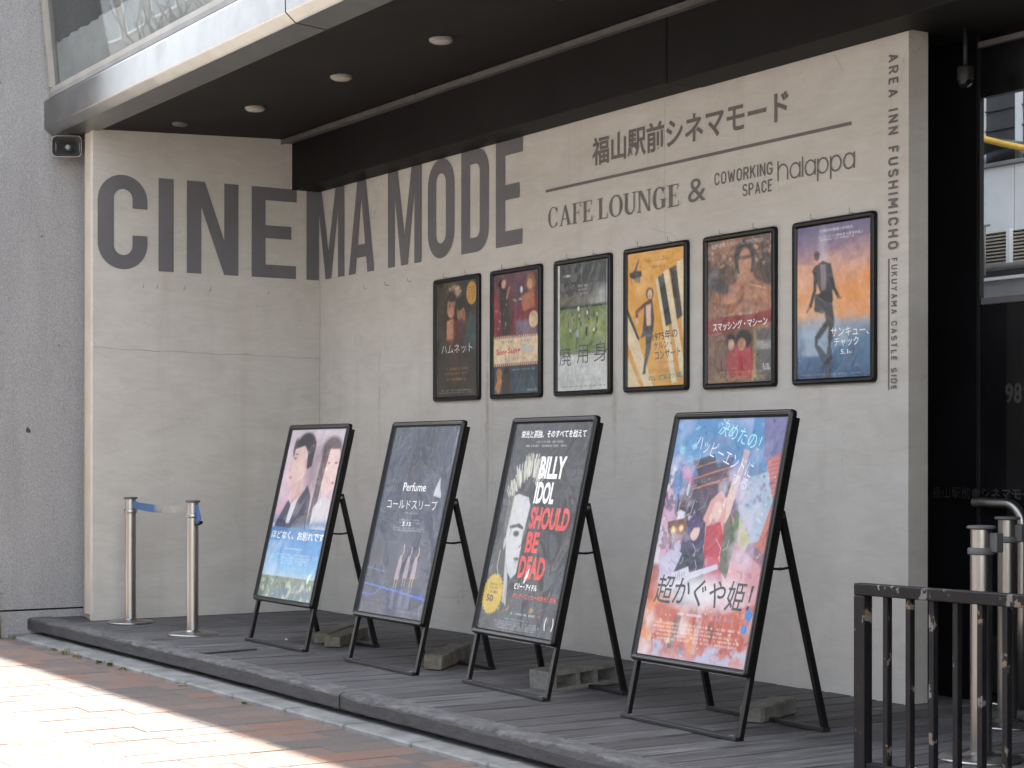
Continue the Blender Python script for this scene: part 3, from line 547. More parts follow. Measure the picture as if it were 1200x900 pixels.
def art_cold():
    a = big_art(12, (74, 84, 104)); a.ink = .6; a.grad([(0, (92, 102, 118)), (.35, (74, 84, 108)), (.7, (78, 86, 108)), (1, (100, 102, 122))]); a.clouds((92, 100, 120), .5, .72, 3, .6).clouds((40, 46, 64), .48, .7, 2, .6)  # sheet colours lightened to stand in for glare on the clear cover
    a.grad([(.78, (62, 66, 88)), (.86, (74, 78, 104)), (1, (88, 86, 104))], a=.5)
    for x, y, h in ((.50, .83, .17), (.62, .82, .155), (.73, .82, .155)):
        a.poly([(x-.035, y-.02), (x+.035, y-.02), (x+.03, y-h*.75), (x-.02, y-h*.75)], (196, 180, 190), .95, 2); a.ell(x, y-h*.8, .016, .014, (220, 180, 168)); a.line([(x+.01, y-h*.72), (x+.03, y-h*1.02), (x+.02, y-h*1.18)], .014, (226, 196, 190)); a.line([(x-.015, y-.03), (x-.02, y+.02)], .014, (216, 180, 170)); a.line([(x+.015, y-.03), (x+.015, y+.02)], .014, (216, 180, 170))
        a.poly([(x-.02, y+.03), (x+.02, y+.03), (x+.03, y+.13), (x-.03, y+.13)], (150, 150, 190), .5, 4)
    a.line([(.02, .845), (.45, .865), (1, .895)], .012, (110, 150, 250), .95); a.line([(.02, .90), (.2, .90), (.30, .86), (.6, .865)], .008, (120, 150, 240), .8); a.line([(.02, .76), (.3, .775)], .008, (120, 150, 240), .7); a.ell(.08, .9, .1, .02, (90, 120, 230), .5, .8); a.ell(.9, .88, .12, .02, (90, 120, 230), .5, .8)
    a.dots(30, (0, .74, .35, .93), (150, 170, 250), (.002, .005)); a.poly([(.80, .33), (.84, .27), (.87, .33), (.90, .36), (.90, .375), (.79, .365)], (226, 228, 234), .95, 1)
    a.small(.95, .02, .975, .2, 16, (230, 230, 240), .7); a.small(.38, .455, .64, .468, 1, (215, 220, 232), .7); a.small(.35, .49, .7, .52, 2, (215, 220, 232), .6); a.small(.25, .535, .78, .56, 2, (215, 220, 232), .6); a.small(.6, .96, .95, .975, 1, (200, 200, 215), .5)
    a.photo(2, 0.15)
    return a
def art_rock():
    a = big_art(13, (62, 65, 72)); a.ink = .62; a.clouds((78, 82, 92), .45, .7, 3, .8); W = (226, 226, 228); rng = np.random.default_rng(5)  # ground colour raised to grey, painting in haze reflected by the cover
    for i in range(95):        # spiked pale hair
        t = rng.random(); x = .13+.32*t+rng.normal()*.02; y = .39-.13*math.sin(t*2.6)-.03*rng.random(); L = .05+.06*rng.random(); an = math.radians(150-95*t+rng.normal()*12)
        g = int(185+70*rng.random()); a.line([(x, y), (x+L*math.cos(an)*.7, y-L*math.sin(an))], .007+.012*rng.random(), (g, g, int(g*.94)), .9)
    for i in range(40):
        x = .1+.36*rng.random(); y = .26+.12*rng.random(); a.line([(x, y), (x+.01, y+.05)], .004, (60, 56, 50), .8)
    a.poly([(.15, .36), (.22, .345), (.36, .36), (.40, .40), (.385, .50), (.385, .72), (.33, .75), (.27, .72), (.20, .64), (.15, .52)], W, 1, 2); a.poly([(.10, .36), (.17, .35), (.16, .52), (.12, .55), (.10, .47)], (120, 116, 108), .8, 3)
    a.poly([(.18, .50), (.30, .485), (.36, .50), (.37, .515), (.28, .505), (.19, .515)], (34, 34, 36), 1, 1); a.ell(.285, .535, .05, .018, (50, 50, 54), 1, .4); a.ell(.29, .535, .018, .014, (20, 20, 22), 1, .3); a.ell(.21, .53, .02, .04, (170, 170, 172), .7, .7); a.line([(.375, .52), (.385, .585), (.35, .60)], .012, (90, 90, 92), .9); a.ell(.35, .655, .045, .012, (70, 66, 68), .95, .5); a.ell(.35, .668, .035, .01, (200, 196, 196), .9, .5)
    a.poly([(.20, .64), (.27, .72), (.30, .78), (.33, .88), (.29, .86), (.24, .76)], (210, 210, 212), .9, 2); a.ell(.16, .58, .02, .04, (214, 210, 206), .9, .4); a.line([(.12, .62), (.12, .70), (.16, .74)], .010, W, .8); a.line([(.25, .72), (.28, .86)], .02, W, .8)
    a.clouds((196, 160, 40), .66, .7, 12, .9, (.25, .80, .9, .93)); a.clouds((150, 40, 36), .68, .72, 12, .9, (.2, .80, .8, .92))
    a.ell(.13, .83, .125, .09, (226, 188, 52), 1, .03)
    for k in range(26):
        t = k/26*2*math.pi; a.ell(.13+.125*math.cos(t), .83+.09*math.sin(t), .014, .01, (226, 188, 52), 1, .3)
    a.dots(10, (.0, .74, .27, .93), (226, 188, 52), (.006, .014)); a.small(.06, .775, .2, .83, 3, (70, 55, 20), .9)
    a.small(.28, .085, .66, .1, 1, (220, 220, 225), .8); a.small(.16, .105, .78, .12, 1, (220, 220, 225), .8); a.small(.38, .90, .80, .915, 1, (225, 225, 225), .9); a.small(.32, .932, .68, .94, 1, (220, 220, 225), .7); a.small(.2, .945, .82, .985, 4, (220, 220, 225), .65)
    a.photo(1, 0.1)
    return a
def art_festival():
    a = big_art(14, (120, 110, 140)); a.grad([(0, (86, 150, 206)), (.18, (96, 160, 210)), (.30, (126, 110, 140)), (.55, (150, 110, 128)), (.72, (214, 120, 96)), (.92, (206, 84, 62)), (1, (222, 168, 168))]); a.ink = .60; a.clouds((200, 210, 240), .52, .72, 4, .6, (0, 0, .7, .22)); a.clouds((30, 104, 176), .5, .7, 2, .8, (.35, .02, 1, .35))
    a.poly([(.10, .20), (.40, .15), (.52, .3), (.42, .52), (.16, .5)], (48, 40, 62), .95, 1); a.poly([(.30, .22), (.58, .16), (.62, .34), (.36, .4)], (92, 66, 86), .9, 1)
    for y in (.19, .235, .28): a.line([(.25, y+.02), (.56, y-.03)], .010, (226, 150, 110), .8)
    a.poly([(.78, 0), (1, 0), (1, .18), (.86, .2)], (126, 120, 168), .9, 2); a.poly([(.88, .17), (1, .14), (1, .33), (.92, .34)], (206, 110, 104), .9, 1); a.poly([(.86, .38), (1, .36), (1, .55), (.9, .52)], (222, 120, 92), .8, 2)
    for i in range(9): a.line([(.9, .18+i*.018), (1, .165+i*.018)], .004, (236, 190, 180), .7)
    a.clouds((244, 240, 250), .5, .58, 12, .9, (0, .2, .22, .62)); a.clouds((232, 190, 214), .55, .62, 14, .8, (0, .3, .3, .6)); a.poly([(.07, .44), (.24, .42), (.30, .50), (.12, .53)], (120, 66, 52), 1, 1)
    for x, y in ((.14, .475), (.21, .465), (.27, .49), (.09, .6), (.14, .62), (.1, .69)): a.ell(x, y, .03, .02, (255, 196, 120), 1, .5); a.ell(x, y, .014, .01, (255, 240, 210), 1, .5)
    a.poly([(.68, .26), (.90, .22), (.98, .34), (.92, .5), (.78, .52), (.70, .4)], (176, 206, 226), .85, 2); a.dots(24, (.7, .24, .95, .36), (90, 96, 150), (.008, .022), .7)
    a.poly([(.62, .44), (.70, .38), (.85, .5), (.75, .62), (.62, .7)], (108, 124, 92), .9, 1); a.poly([(.72, .4), (.85, .5), (.76, .6)], (206, 206, 140), .9, 1)
    a.poly([(.22, .62), (.34, .46), (.46, .42), (.56, .54), (.56, .76), (.30, .78)], (74, 70, 112), .95, 4); a.poly([(.42, .42), (.56, .34), (.68, .42), (.66, .62), (.74, .72), (.54, .78), (.50, .58)], (222, 140, 158), .95, 4); a.poly([(.7, .5), (.98, .6), (1, .74), (.72, .8), (.62, .72)], (226, 162, 172), .85, 4); a.poly([(.50, .50), (.62, .48), (.64, .66), (.54, .66)], (206, 70, 92), .9, 3); a.poly([(.05, .60), (.2, .52), (.3, .56), (.24, .72), (.1, .7)], (200, 192, 222), .9, 3)
    a.poly([(.12, .67), (.34, .62), (.36, .645), (.60, .60), (.61, .62), (.38, .67), (.2, .73), (.12, .73)], (226, 224, 240), 1, 0)
    for i in range(9): a.line([(.16+i*.019, .675-i*.004), (.17+i*.019, .70-i*.004)], .008, (60, 60, 84), .95)
    a.poly([(.1, .08), (.28, .24), (.2, .27), (.12, .36), (.06, .3)], (90, 150, 206), .7, 3); a.ell(.18, .24, .09, .03, (216, 120, 176), .9, .5, .5)
    a.clouds((255, 226, 224), .48, .68, 5, .85, (.0, .74, 1, 1)); a.clouds((150, 50, 46), .5, .66, 6, .8, (0, .8, 1, .97)); a.clouds((255, 160, 90), .58, .7, 8, .8, (0, .74, 1, .97)); a.clouds((200, 214, 240), .5, .6, 12, .8, (0, .93, 1, 1))
    for i in range(14): a.line([(.02+i*.073, .80), (.02+i*.073, .93)], .006, (255, 190, 130), .5)
    a.dots(90, (0, .75, 1, .97), (255, 230, 200), (.003, .009), .8); a.dots(70, (0, .1, 1, .7), (255, 255, 255), (.002, .006), .7); a.ell(.95, .79, .035, .03, (70, 140, 220), 1, .3); a.ell(.93, .845, .03, .022, (70, 140, 220), 1, .3)
    a.poly([(.5, .76), (.56, .76), (.54, .97), (.5, .97)], (232, 196, 190), .6, 2); a.poly([(.30, .82), (.36, .82), (.34, .96), (.28, .96)], (70, 74, 90), .6, 2)
    sk = (240, 206, 196)     # two plain costumed figures, no features
    a.poly([(.55, .42), (.60, .27), (.655, .19), (.69, .19), (.66, .30), (.62, .44)], sk, 1, 1); a.poly([(.66, .13), (.71, .14), (.70, .20), (.65, .195)], sk, 1, 1)
    a.poly([(.40, .42), (.44, .345), (.52, .30), (.58, .335), (.60, .42), (.56, .50), (.62, .62), (.50, .60), (.42, .56)], (232, 172, 168), 1, 1); a.ell(.515, .385, .048, .042, sk, 1, .15)
    a.poly([(.44, .45), (.56, .43), (.62, .50), (.60, .58), (.46, .58)], (196, 58, 78), 1, 1); a.poly([(.42, .58), (.64, .57), (.78, .72), (.66, .78), (.44, .76)], (214, 92, 116), .95, 2); a.poly([(.60, .57), (.84, .60), (.90, .76), (.72, .74)], (238, 186, 190), .9, 3)
    a.poly([(.24, .50), (.28, .42), (.36, .40), (.43, .44), (.45, .52), (.42, .58), (.24, .60)], (64, 52, 96), 1, 1); a.ell(.345, .475, .045, .04, sk, 1, .15); a.poly([(.29, .43), (.36, .41), (.41, .455), (.33, .46), (.295, .50)], (78, 62, 112), 1, 1)
    a.poly([(.22, .56), (.44, .53), (.50, .62), (.48, .74), (.26, .74), (.20, .66)], (38, 42, 72), 1, 1); a.poly([(.08, .60), (.18, .54), (.26, .57), (.20, .67), (.08, .70)], (206, 200, 226), 1, 1)
    a.poly([(.12, .67), (.34, .62), (.36, .645), (.60, .60), (.61, .62), (.38, .67), (.2, .73), (.12, .73)], (222, 222, 238), 1, 0)
    for i in range(9): a.line([(.16+i*.019, .675-i*.004), (.17+i*.019, .70-i*.004)], .008, (60, 60, 84), .95)
    a.poly([(.60, .44), (.64, .39), (.72, .50), (.70, .66), (.62, .62)], (84, 104, 76), .9, 1)
    for k in range(260):         # busy small shards of scenery
        x, y = a.rng.random(), a.rng.random()*.98; r = .008+.03*a.rng.random()**2; t = a.rng.random()*6.28; el = .25+.6*a.rng.random()
        iy, ix = int(y*(a.im.shape[0]-1)), int(x*(a.im.shape[1]-1)); lin = np.clip(a.im[iy, ix], 0, 1)**(1/2.2)*255; c = np.clip(lin*a.rng.uniform(.45, 1.55)+a.rng.normal(size=3)*26, 8, 255)
        a.poly([(x+r*math.cos(t), y+r*.7*math.sin(t)), (x+r*el*math.cos(t+1.7), y+r*.7*el*math.sin(t+1.7)), (x+r*math.cos(t+3.0), y+r*.7*math.sin(t+3.2)), (x+r*el*math.cos(t+4.6), y+r*.7*el*math.sin(t+4.6))], c, .5)
    for k in range(70):
        x, y = a.rng.random(), .08+a.rng.random()*.6; t = a.rng.random()*3.14; L = .02+.07*a.rng.random(); c = [(250, 246, 255), (60, 52, 84), (236, 150, 170), (120, 190, 230)][k % 4]
        a.line([(x, y), (x+L*math.cos(t), y+L*math.sin(t)*.7), (x+L*1.6*math.cos(t+.4), y+L*1.1*math.sin(t+.4))], .0045, c, .7)
    a.ell(.5, .72, .50, .095, (252, 248, 252), .92, .7); a.clouds((226, 214, 232), .56, .74, 5, .7, (0, .1, .9, .7)); a.ell(.5, .13, .34, .09, (40, 110, 170), .55, .8, .3); a.small(.32, .805, .55, .825, 1, (255, 255, 255), .9); a.small(.6, .81, .85, .83, 1, (150, 150, 230), .9); a.small(.08, .85, .92, .93, 5, (255, 245, 240), .7)
    return a
# ------------------------------------------------------------------ setting: ground, road, kerb
KG = -0.125                                  # top of the pavers
g = MB().box(-160, 160, -200, 120, -0.45, -0.26).build('ground', MT['asphalt']); tag(g, kind='structure')
road = MB().box(-80, 80, -20.5, -9.2, -0.255, -0.24).build('road', MT['asphalt']); tag(road, kind='structure')
line = MB()
for x in range(-76, 78, 4): line.box(x, x+2.0, -15.1, -14.95, -0.24, -0.236)
o = line.build('road_marking', MT['white']); tag(o, kind='structure')
pav = MB().box(-0.42, 30, -8.9, -1.72, -0.25, KG-0.028).build('pavement', MT['sand']); tag(pav, kind='structure')
pav2 = MB().box(-80, -0.42, -8.9, -2.25, -0.25, KG-0.028)
pav2.box(-80, 80, -26, -20.6, -0.25, -0.14)
o = pav2.build('far_pavement', MT['palestone']); tag(o, kind='structure')
kb = MB(); x = -30.0
while x < 30: kb.bbox(x+.004, x+.596, -9.06, -8.901, -0.25, KG+0.002, .012); x += .6
o = kb.build('road_kerb', MT['kerb']); tag(o, kind='structure')
# pavers: columns .1865 wide running away from the deck, half a paver out of step with each other
PW, PL, GAP = 0.1865, 0.311, 0.0022
def paver_proto(w, l):
    q = MB().bbox(-w/2+GAP, w/2-GAP, -l/2+GAP, l/2-GAP, -0.05, 0, .003).build('paver', MT['paver'], pav); return q
pa = paver_proto(PW, PL); pb = paver_proto(PW, .158); pc = paver_proto(PW, PL/2)
first = {id(pa): True, id(pb): True, id(pc): True}; rnd = random.Random(3)
def put_paver(src, x, y):
    if first[id(src)]: o = src; first[id(src)] = False
    else: o = bpy.data.objects.new('paver', src.data); link(o, pav)
    o.location = (x, y, KG+rnd.uniform(-.0018, .0012)); o.rotation_euler = (rnd.uniform(-.004, .004), rnd.uniform(-.004, .004), rnd.uniform(-.006, .006)); return o
count = 0; rest = []
Y0 = -2.19; T0, T1 = -3.125, -3.425
for i in range(-2, 60):
    x = -0.355 + i*PW + .0
    if x < -.36: continue
    odd = i % 2
    cells = [(pb, -2.111, .158)]
    if odd:
        cells += [(pa, Y0-.1555-k*PL, PL) for k in range(3)]
    else:
        cells += [(pc, Y0-.0778, PL/2)] + [(pa, Y0-.1555-.1555-k*PL, PL) for k in range(2)] + [(pc, Y0-.1555-2*PL-.0778, PL/2)]
    for k in range(10):
        cells.append((pa, T1-.155-k*PL-(0 if odd else .155), PL))
    if not odd: cells.append((pc, T1-.078, PL/2))
    for src, y, l in cells:
        near = x < 6.2 and y > -4.15
        if near and count < 296: put_paver(src, x, y); count += 1
        else: rest.append((x, y, l))
mr = MB()
for x, y, l in rest: mr.box(x-PW/2+GAP, x+PW/2-GAP, y-l/2+GAP, y+l/2-GAP, KG-.05, KG+rnd.uniform(-.0015, .001))
o = mr.build('far_pavers', MT['paver'], pav); o['kind'] = 'stuff'
MB().box(-.42, 30, -8.9, -6.75, KG-.027, KG-.001).build('bounce_paving', MT['palestone'], pav)  # pale strip out of view, added to bounce sunlight onto the walls
# tactile strip
tt = MB().bbox(-.149, .149, -.149, .149, -.05, .0, .003)
for k in range(4): tt.bbox(-.140, .140, -.122+k*.075, -.104+k*.075, -.001, .0045, .003)
tile0 = tt.build('tactile_tile', MT['tactile'], pav); tile0.location = (-.27, (T0+T1)/2, KG)
for i in range(1, 34): shared('tactile_tile', tile0, (-.27+.3*i, (T0+T1)/2+rnd.uniform(-.001, .001), KG+rnd.uniform(-.001, .001)), pav)
# kerb slabs
kerb = MB().box(-.42, 14, -2.06, -1.70, -.25, -.135).build('kerb', MT['sand']); tag(kerb, kind='structure')
x = -.42; ks = []
for L in [.62]+[.6]*19:
    k = MB().bbox(x+.002, x+L-.002, -2.092+.0115*min(x, 8), -1.66, -.22, -.104, .008).build('kerb_stone', MT['kerb'], kerb); x += L

# ------------------------------------------------------------------ deck
deck = empty('timber_deck', (0, 0, 0), 'low weathered dark timber deck under the poster boards, edged with a worn beam', 'deck')
PLW = 0.168
q = MB().bbox(-PLW/2+.006, PLW/2-.006, -1.80, -.003, -.032, 0, .004)
for k in range(6): pass
pl0 = q.build('plank', MT['deck'], deck)
x = -.42+PLW/2; i = 0
ql = MB().bbox(-PLW/2+.006, PLW/2-.006, -1.80, .355, -.032, 0, .004).build('plank', MT['deck'], deck)
pl_first = True; ql_first = True
while x < 12.2:
    src = pl0 if x < 5.3 else ql
    if src is pl0 and pl_first: o = pl0; pl_first = False
    elif src is ql and ql_first: o = ql; ql_first = False
    else: o = bpy.data.objects.new('plank', src.data); link(o, deck)
    o.location = (x, 0, rnd.uniform(-.003, .001)); o.rotation_euler = (0, rnd.uniform(-.006, .006), rnd.uniform(-.0008, .0008)); x += PLW; i += 1
MB().box(-.41, 12, -1.78, .34, -.1, -.04).build('dark_gap_fill', MT['soffit'], deck)  # near-black fill, paints the shade in the gaps between and under the timbers
def edge_beam(x0, x1, seed):
    rg = np.random.default_rng(seed); n = max(8, int((x1-x0)/.045)); vs = []; fs = []
    ph = rg.random(6)*6
    def wob(x, k): return sum(math.sin(x*f+ph[j]+k*1.7)*a for j, (f, a) in enumerate(((1.3, 1), (3.1, .6), (7.7, .35), (17, .22), (31, .16))))
    for i in range(n+1):
        x = x0+(x1-x0)*i/n; wear = max(0, .5+.35*wob(x, 0)) * (1.25 if x > 4.2 else .55); e = .010+.016*wear + rg.random()*.004
        b = .004*wob(x, 2); b -= .042*max(0, 1-(x+.42)/2.6)*1.0; prof = [(-1.795, -.074), (-1.922+b, -.076), (-1.9245+b, -.070), (-1.925+b, -.035), (-1.925+b, -e*.8-.003), (-1.924+e*.35+b, -e*.30-.001), (-1.922+e*.9+b, -.001), (-1.88+b*.5, .001+.0012*wob(x, 3)), (-1.84, .002+.001*wob(x, 4)), (-1.806, .001), (-1.800, -.006)]
        for y, z in prof: vs.append((x, y, z+.0018*rg.normal()*(.6 if z > -.03 else .2)))
    m = len(prof)
    for i in range(n):
        for k in range(m): fs.append((i*m+k, (i+1)*m+k, (i+1)*m+(k+1) % m, i*m+(k+1) % m))
    fs.append(tuple(range(m))); fs.append(tuple(n*m+k for k in reversed(range(m))))
    me = MB(); me.add(vs, fs, False); return me
bm_mat, nt, b = newmat('worn_edge_timber')
tc = nt.nodes.new('ShaderNodeTexCoord'); sx = nt.nodes.new('ShaderNodeSeparateXYZ'); nt.links.new(tc.outputs['Object'], sx.inputs[0])
fz = mathn(nt, 'ADD', sx.outputs[2], mathn(nt, 'MULTIPLY', mathn(nt, 'SUBTRACT', noise(nt, 7, 6, .7), .5), .075))
edge = ramp(nt, mathn(nt, 'ADD', mathn(nt, 'MULTIPLY', fz, 6.0), 1.0), [(0.925, (0, 0, 0)), (0.985, (1, 1, 1))])
f1 = noise(nt, 40, 6, .7, (.12, 1, 1)); f2 = noise(nt, 14, 6, .75, (.5, 1, 1))
base = ramp(nt, f1, [(.3, (.022, .020, .021)), (.7, (.044, .041, .042))])
base = mixc(nt, mathn(nt, 'MULTIPLY', edge, ramp(nt, f2, [(.42, (.3, .3, .3)), (.66, (1, 1, 1))])), base, (.135, .13, .132))
base = mixc(nt, ramp(nt, noise(nt, 55, 3, .6), [(.70, (0, 0, 0)), (.75, (.5, .5, .5))]), base, (.3, .29, .28))
nt.links.new(base, b.inputs['Base Color']); b.inputs['Roughness'].default_value = .85; bump(nt, b, f2, .9, .012)
for x0, x1, s in ((-.418, .948, 1), (.952, 4.128, 2), (4.134, 7.9, 3), (7.906, 12.2, 4)): edge_beam(x0, x1, s).build('edge_beam', bm_mat, deck)

# ------------------------------------------------------------------ poster wall (two walls meeting in a corner) with its lettering
wall = empty('cinema_wall', (0, 0, 0), 'pale smooth concrete corner wall with big dark CINEMA MODE lettering', 'wall')
ZL, HC = 2.3275, 0.628
MB().box(-.05, -.0005, -1.66, 0.1, -.03, 3.34).build('wall_panel', MT['concrete'], wall)
MB().box(0, 5.814, 0, .117, -.03, 3.34).build('wall_panel', MT['concrete'], wall)
def rrect(x0, x1, z0, z1, r, n=7, tl=True, tr=True, br=True, bl=True):
    pts = []
    for cx, cz, a0, on in ((x1, z1, 0, tr), (x0, z1, 90, tl), (x0, z0, 180, bl), (x1, z0, 270, br)):
        rr = r if on else 1e-4; sx = 1 if a0 in (0, 270) else -1; sz = 1 if a0 in (0, 90) else -1
        for k in range(n+1):
            a = R(a0+90*k/n); pts.append((cx-sx*rr+rr*math.cos(a), cz-sz*rr+rr*math.sin(a)))
    return pts
def ring(o, i):
    n = len(o); return list(o)+list(i), [(k, (k+1) % n, n+(k+1) % n, n+k) for k in range(n)]
S, T = .105, .09
def glyph(ch, w):
    H = HC
    if ch == 'I': return [([(0, 0), (w, 0), (w, H), (0, H)], [(0, 1, 2, 3)])]
    if ch == 'E':
        mid = w*.88; zm = H*.452
        return [([(0, 0), (S, 0), (S, H), (0, H)], [(0, 1, 2, 3)]), ([(S, 0), (w*.985, 0), (w*.985, T), (S, T)], [(0, 1, 2, 3)]), ([(S, H-T), (w, H-T), (w, H), (S, H)], [(0, 1, 2, 3)]), ([(S, zm-.01), (mid, zm-.01), (mid, zm+T-.01), (S, zm+T-.01)], [(0, 1, 2, 3)])]
    if ch == 'N':
        s = S; P = [(0, 0), (s, 0), (s, H*.72), (w-s, 0), (w, 0), (w, H), (w-s, H), (w-s, H*.38), (s*1.25, H), (0, H)]
        return [(P, [tuple(range(len(P)))])]
    if ch == 'M':
        s = .094*w/.452; s = min(s, .098); P = [(0, 0), (s, 0), (s, H*.74), (w/2-.045, 0), (w/2+.045, 0), (w-s, H*.74), (w-s, 0), (w, 0), (w, H), (w-s*1.4, H), (w/2, H*.32), (s*1.4, H), (0, H)]
        return [(P, [tuple(range(len(P)))])]
    if ch == 'A':
        t0, t1 = w*.33, w*.67; i = w*.5; cb0, cb1 = H*.17, H*.31
        lx = lambda z: t0*z/H; lin = lambda z: .1 + (i-.1)*z/(H*.80)
        P = []
        def Q(a, b_): P.append((a, [tuple(range(len(a)))]))
        Q([(0, 0), (.10, 0), (lin(cb0), cb0), (lx(cb0), cb0)], 0); Q([(w-.10, 0), (w, 0), (w-lx(cb0), cb0), (w-lin(cb0), cb0)], 0)
        Q([(lx(cb0), cb0), (w-lx(cb0), cb0), (w-lx(cb1), cb1), (lx(cb1), cb1)], 0)
        Q([(lx(cb1), cb1), (lin(cb1), cb1), (i, H*.80), (i, H), (t0, H)], 0); Q([(w-lx(cb1), cb1), (t1, H), (i, H), (i, H*.80), (w-lin(cb1), cb1)], 0)
        return P
    if ch == 'O': return [ring(rrect(0, w, 0, H, w*.5), rrect(S, w-S, T*1.05, H-T*1.05, (w-2*S)*.5))]
    if ch == 'D': return [ring(rrect(0, w, 0, H, w*.42, tl=False, bl=False), rrect(S, w-S, T, H-T, (w-2*S)*.42, tl=False, bl=False))]
    if ch == 'C':
        o = rrect(0, w, 0, H, w*.5, 10); n_ = len(o); inn = rrect(S*1.06, w-S, T*1.05, H-T*1.05, (w-2*S)*.48, 10); za, zb = H*.365, H*.65
        o = [(w, zb)]+o+[(w, za)]; inn = [(w-S, zb)]+inn+[(w-S, za)]; m = len(o)
        return [(o+inn, [(k, k+1, m+k+1, m+k) for k in range(m-1)])]
def wrap(u, z, d=.003): return (d, u, z) if u < 0 else (u, -d, z)
def big_letter(ch, u0, w):
    bm = bmesh.new()
    for P, F in glyph(ch, w):
        vs = [bm.verts.new((u0+u, 0, z+ZL)) for u, z in P]
        for f in F:
            f = [vs[i] for i in f]
            f = [v for i, v in enumerate(f) if (v.co-f[i-1].co).length > 1e-5]
            if len(f) > 2:
                try: bm.faces.new(f)
                except ValueError: pass
    bmesh.ops.triangulate(bm, faces=bm.faces[:])
    bmesh.ops.bisect_plane(bm, geom=bm.verts[:]+bm.edges[:]+bm.faces[:], plane_co=(0, 0, 0), plane_no=(1, 0, 0))
    fs = []; vs = []
    for f in bm.faces:
        left = sum(v.co.x for v in f.verts) < 0; idx = []
        for v in f.verts:
            idx.append(len(vs)); vs.append((.003, min(v.co.x, -.003), v.co.z) if left else (max(v.co.x, .003), -.003, v.co.z))
        fs.append(idx)
    bm.free(); MB().add(vs, fs).build('letter', MT['ink'], wall, fix=False)
for ch, u0, w in (('C', -1.628, .345), ('I', -1.205, .108), ('N', -1.003, .378), ('E', -.526, .343), ('M', -.107, .492), ('A', .452, .375), ('M', 1.018, .453), ('O', 1.552, .334), ('D', 1.970, .325), ('E', 2.376, .30)):
    big_letter(ch, u0, w)
# small lettering on the long wall
text('福山駅前シネマモード', (3.386, 5.02, 2.678, 2.838), MT['ink2'], wall, bold=.022)
MB().box(2.92, 5.452, -.003, -.0005, 2.594, 2.610).build('rule_line', MT['ink2'], wall)
text('&', (4.245, 4.390, 2.378, 2.498), MT['ink2'], wall, bold=.0)
MB().box(5.690, 5.697, -.003, -.0005, 1.382, 1.963).build('rule_line', MT['ink2'], wall)
LY = [0]
class Flat2:
    """flat strokes, each a hair proud of the one before so that none overlap in one plane"""
    def __init__(s): s.v = []; s.f = []; s.k = 0
    def quad(s, pts):
        b = len(s.v); y = -.0026-.00009*s.k; s.k += 1; s.v += [(x, y, z) for x, z in pts]; s.f.append(tuple(range(b, b+len(pts))))
    def strip(s, L, Rr):
        b = len(s.v); y = -.0026-.00009*s.k; s.k += 1; n = len(L)
        s.v += [(x, y, z) for x, z in L]+[(x, y, z) for x, z in Rr]; s.f += [(b+i, b+i+1, b+n+i+1, b+n+i) for i in range(n-1)]
    def stroke(s, pts, w):
        P = [Vector(p) for p in pts]; L = []; Q = []
        for i, p in enumerate(P):
            d = (P[min(i+1, len(P)-1)]-P[max(i-1, 0)]).normalized(); n = Vector((-d.y, d.x))*w/2; L.append(p+n); Q.append(p-n)
        s.strip([(a.x, a.y) for a in L], [(a.x, a.y) for a in Q])
    def build(s, mat, parent): return MB().add(s.v, s.f).build('lettering', mat, parent, fix=False)
f = Flat2(); xh = .0755; cx0 = 4.945; base = 2.402; wd = .0088; g_ = .0185; r_ = xh*.46
def arc(cx, cz, r, a0, a1, n=20): return [(cx+r*math.cos(R(a0+(a1-a0)*k/n)), cz+r*math.sin(R(a0+(a1-a0)*k/n))) for k in range(n+1)]
x = cx0; drop = -.008/.51
def bs(x): return base+(x-cx0)*drop
b0 = bs(x); f.stroke([(x, b0), (x, b0+xh*1.28)], wd); f.stroke(arc(x+r_, b0+xh-r_, r_, 180, 0)+[(x+2*r_, b0)], wd); x += 2*r_+g_
def la(x): b0 = bs(x); f.stroke(arc(x+r_, b0+xh/2, r_, 0, 360), wd); f.stroke([(x+2*r_, b0), (x+2*r_, b0+xh)], wd); return x+2*r_+g_
def lp(x): b0 = bs(x); f.stroke(arc(x+r_, b0+xh/2, r_, 0, 360), wd); f.stroke([(x, b0-xh*.42), (x, b0+xh)], wd); return x+2*r_+g_
x = la(x); f.stroke([(x, bs(x)), (x, bs(x)+xh*1.28)], wd); x += g_; x = la(x); x = lp(x); x = lp(x); x = la(x)
f.build(MT['ink2'], wall)
CAPS = {}
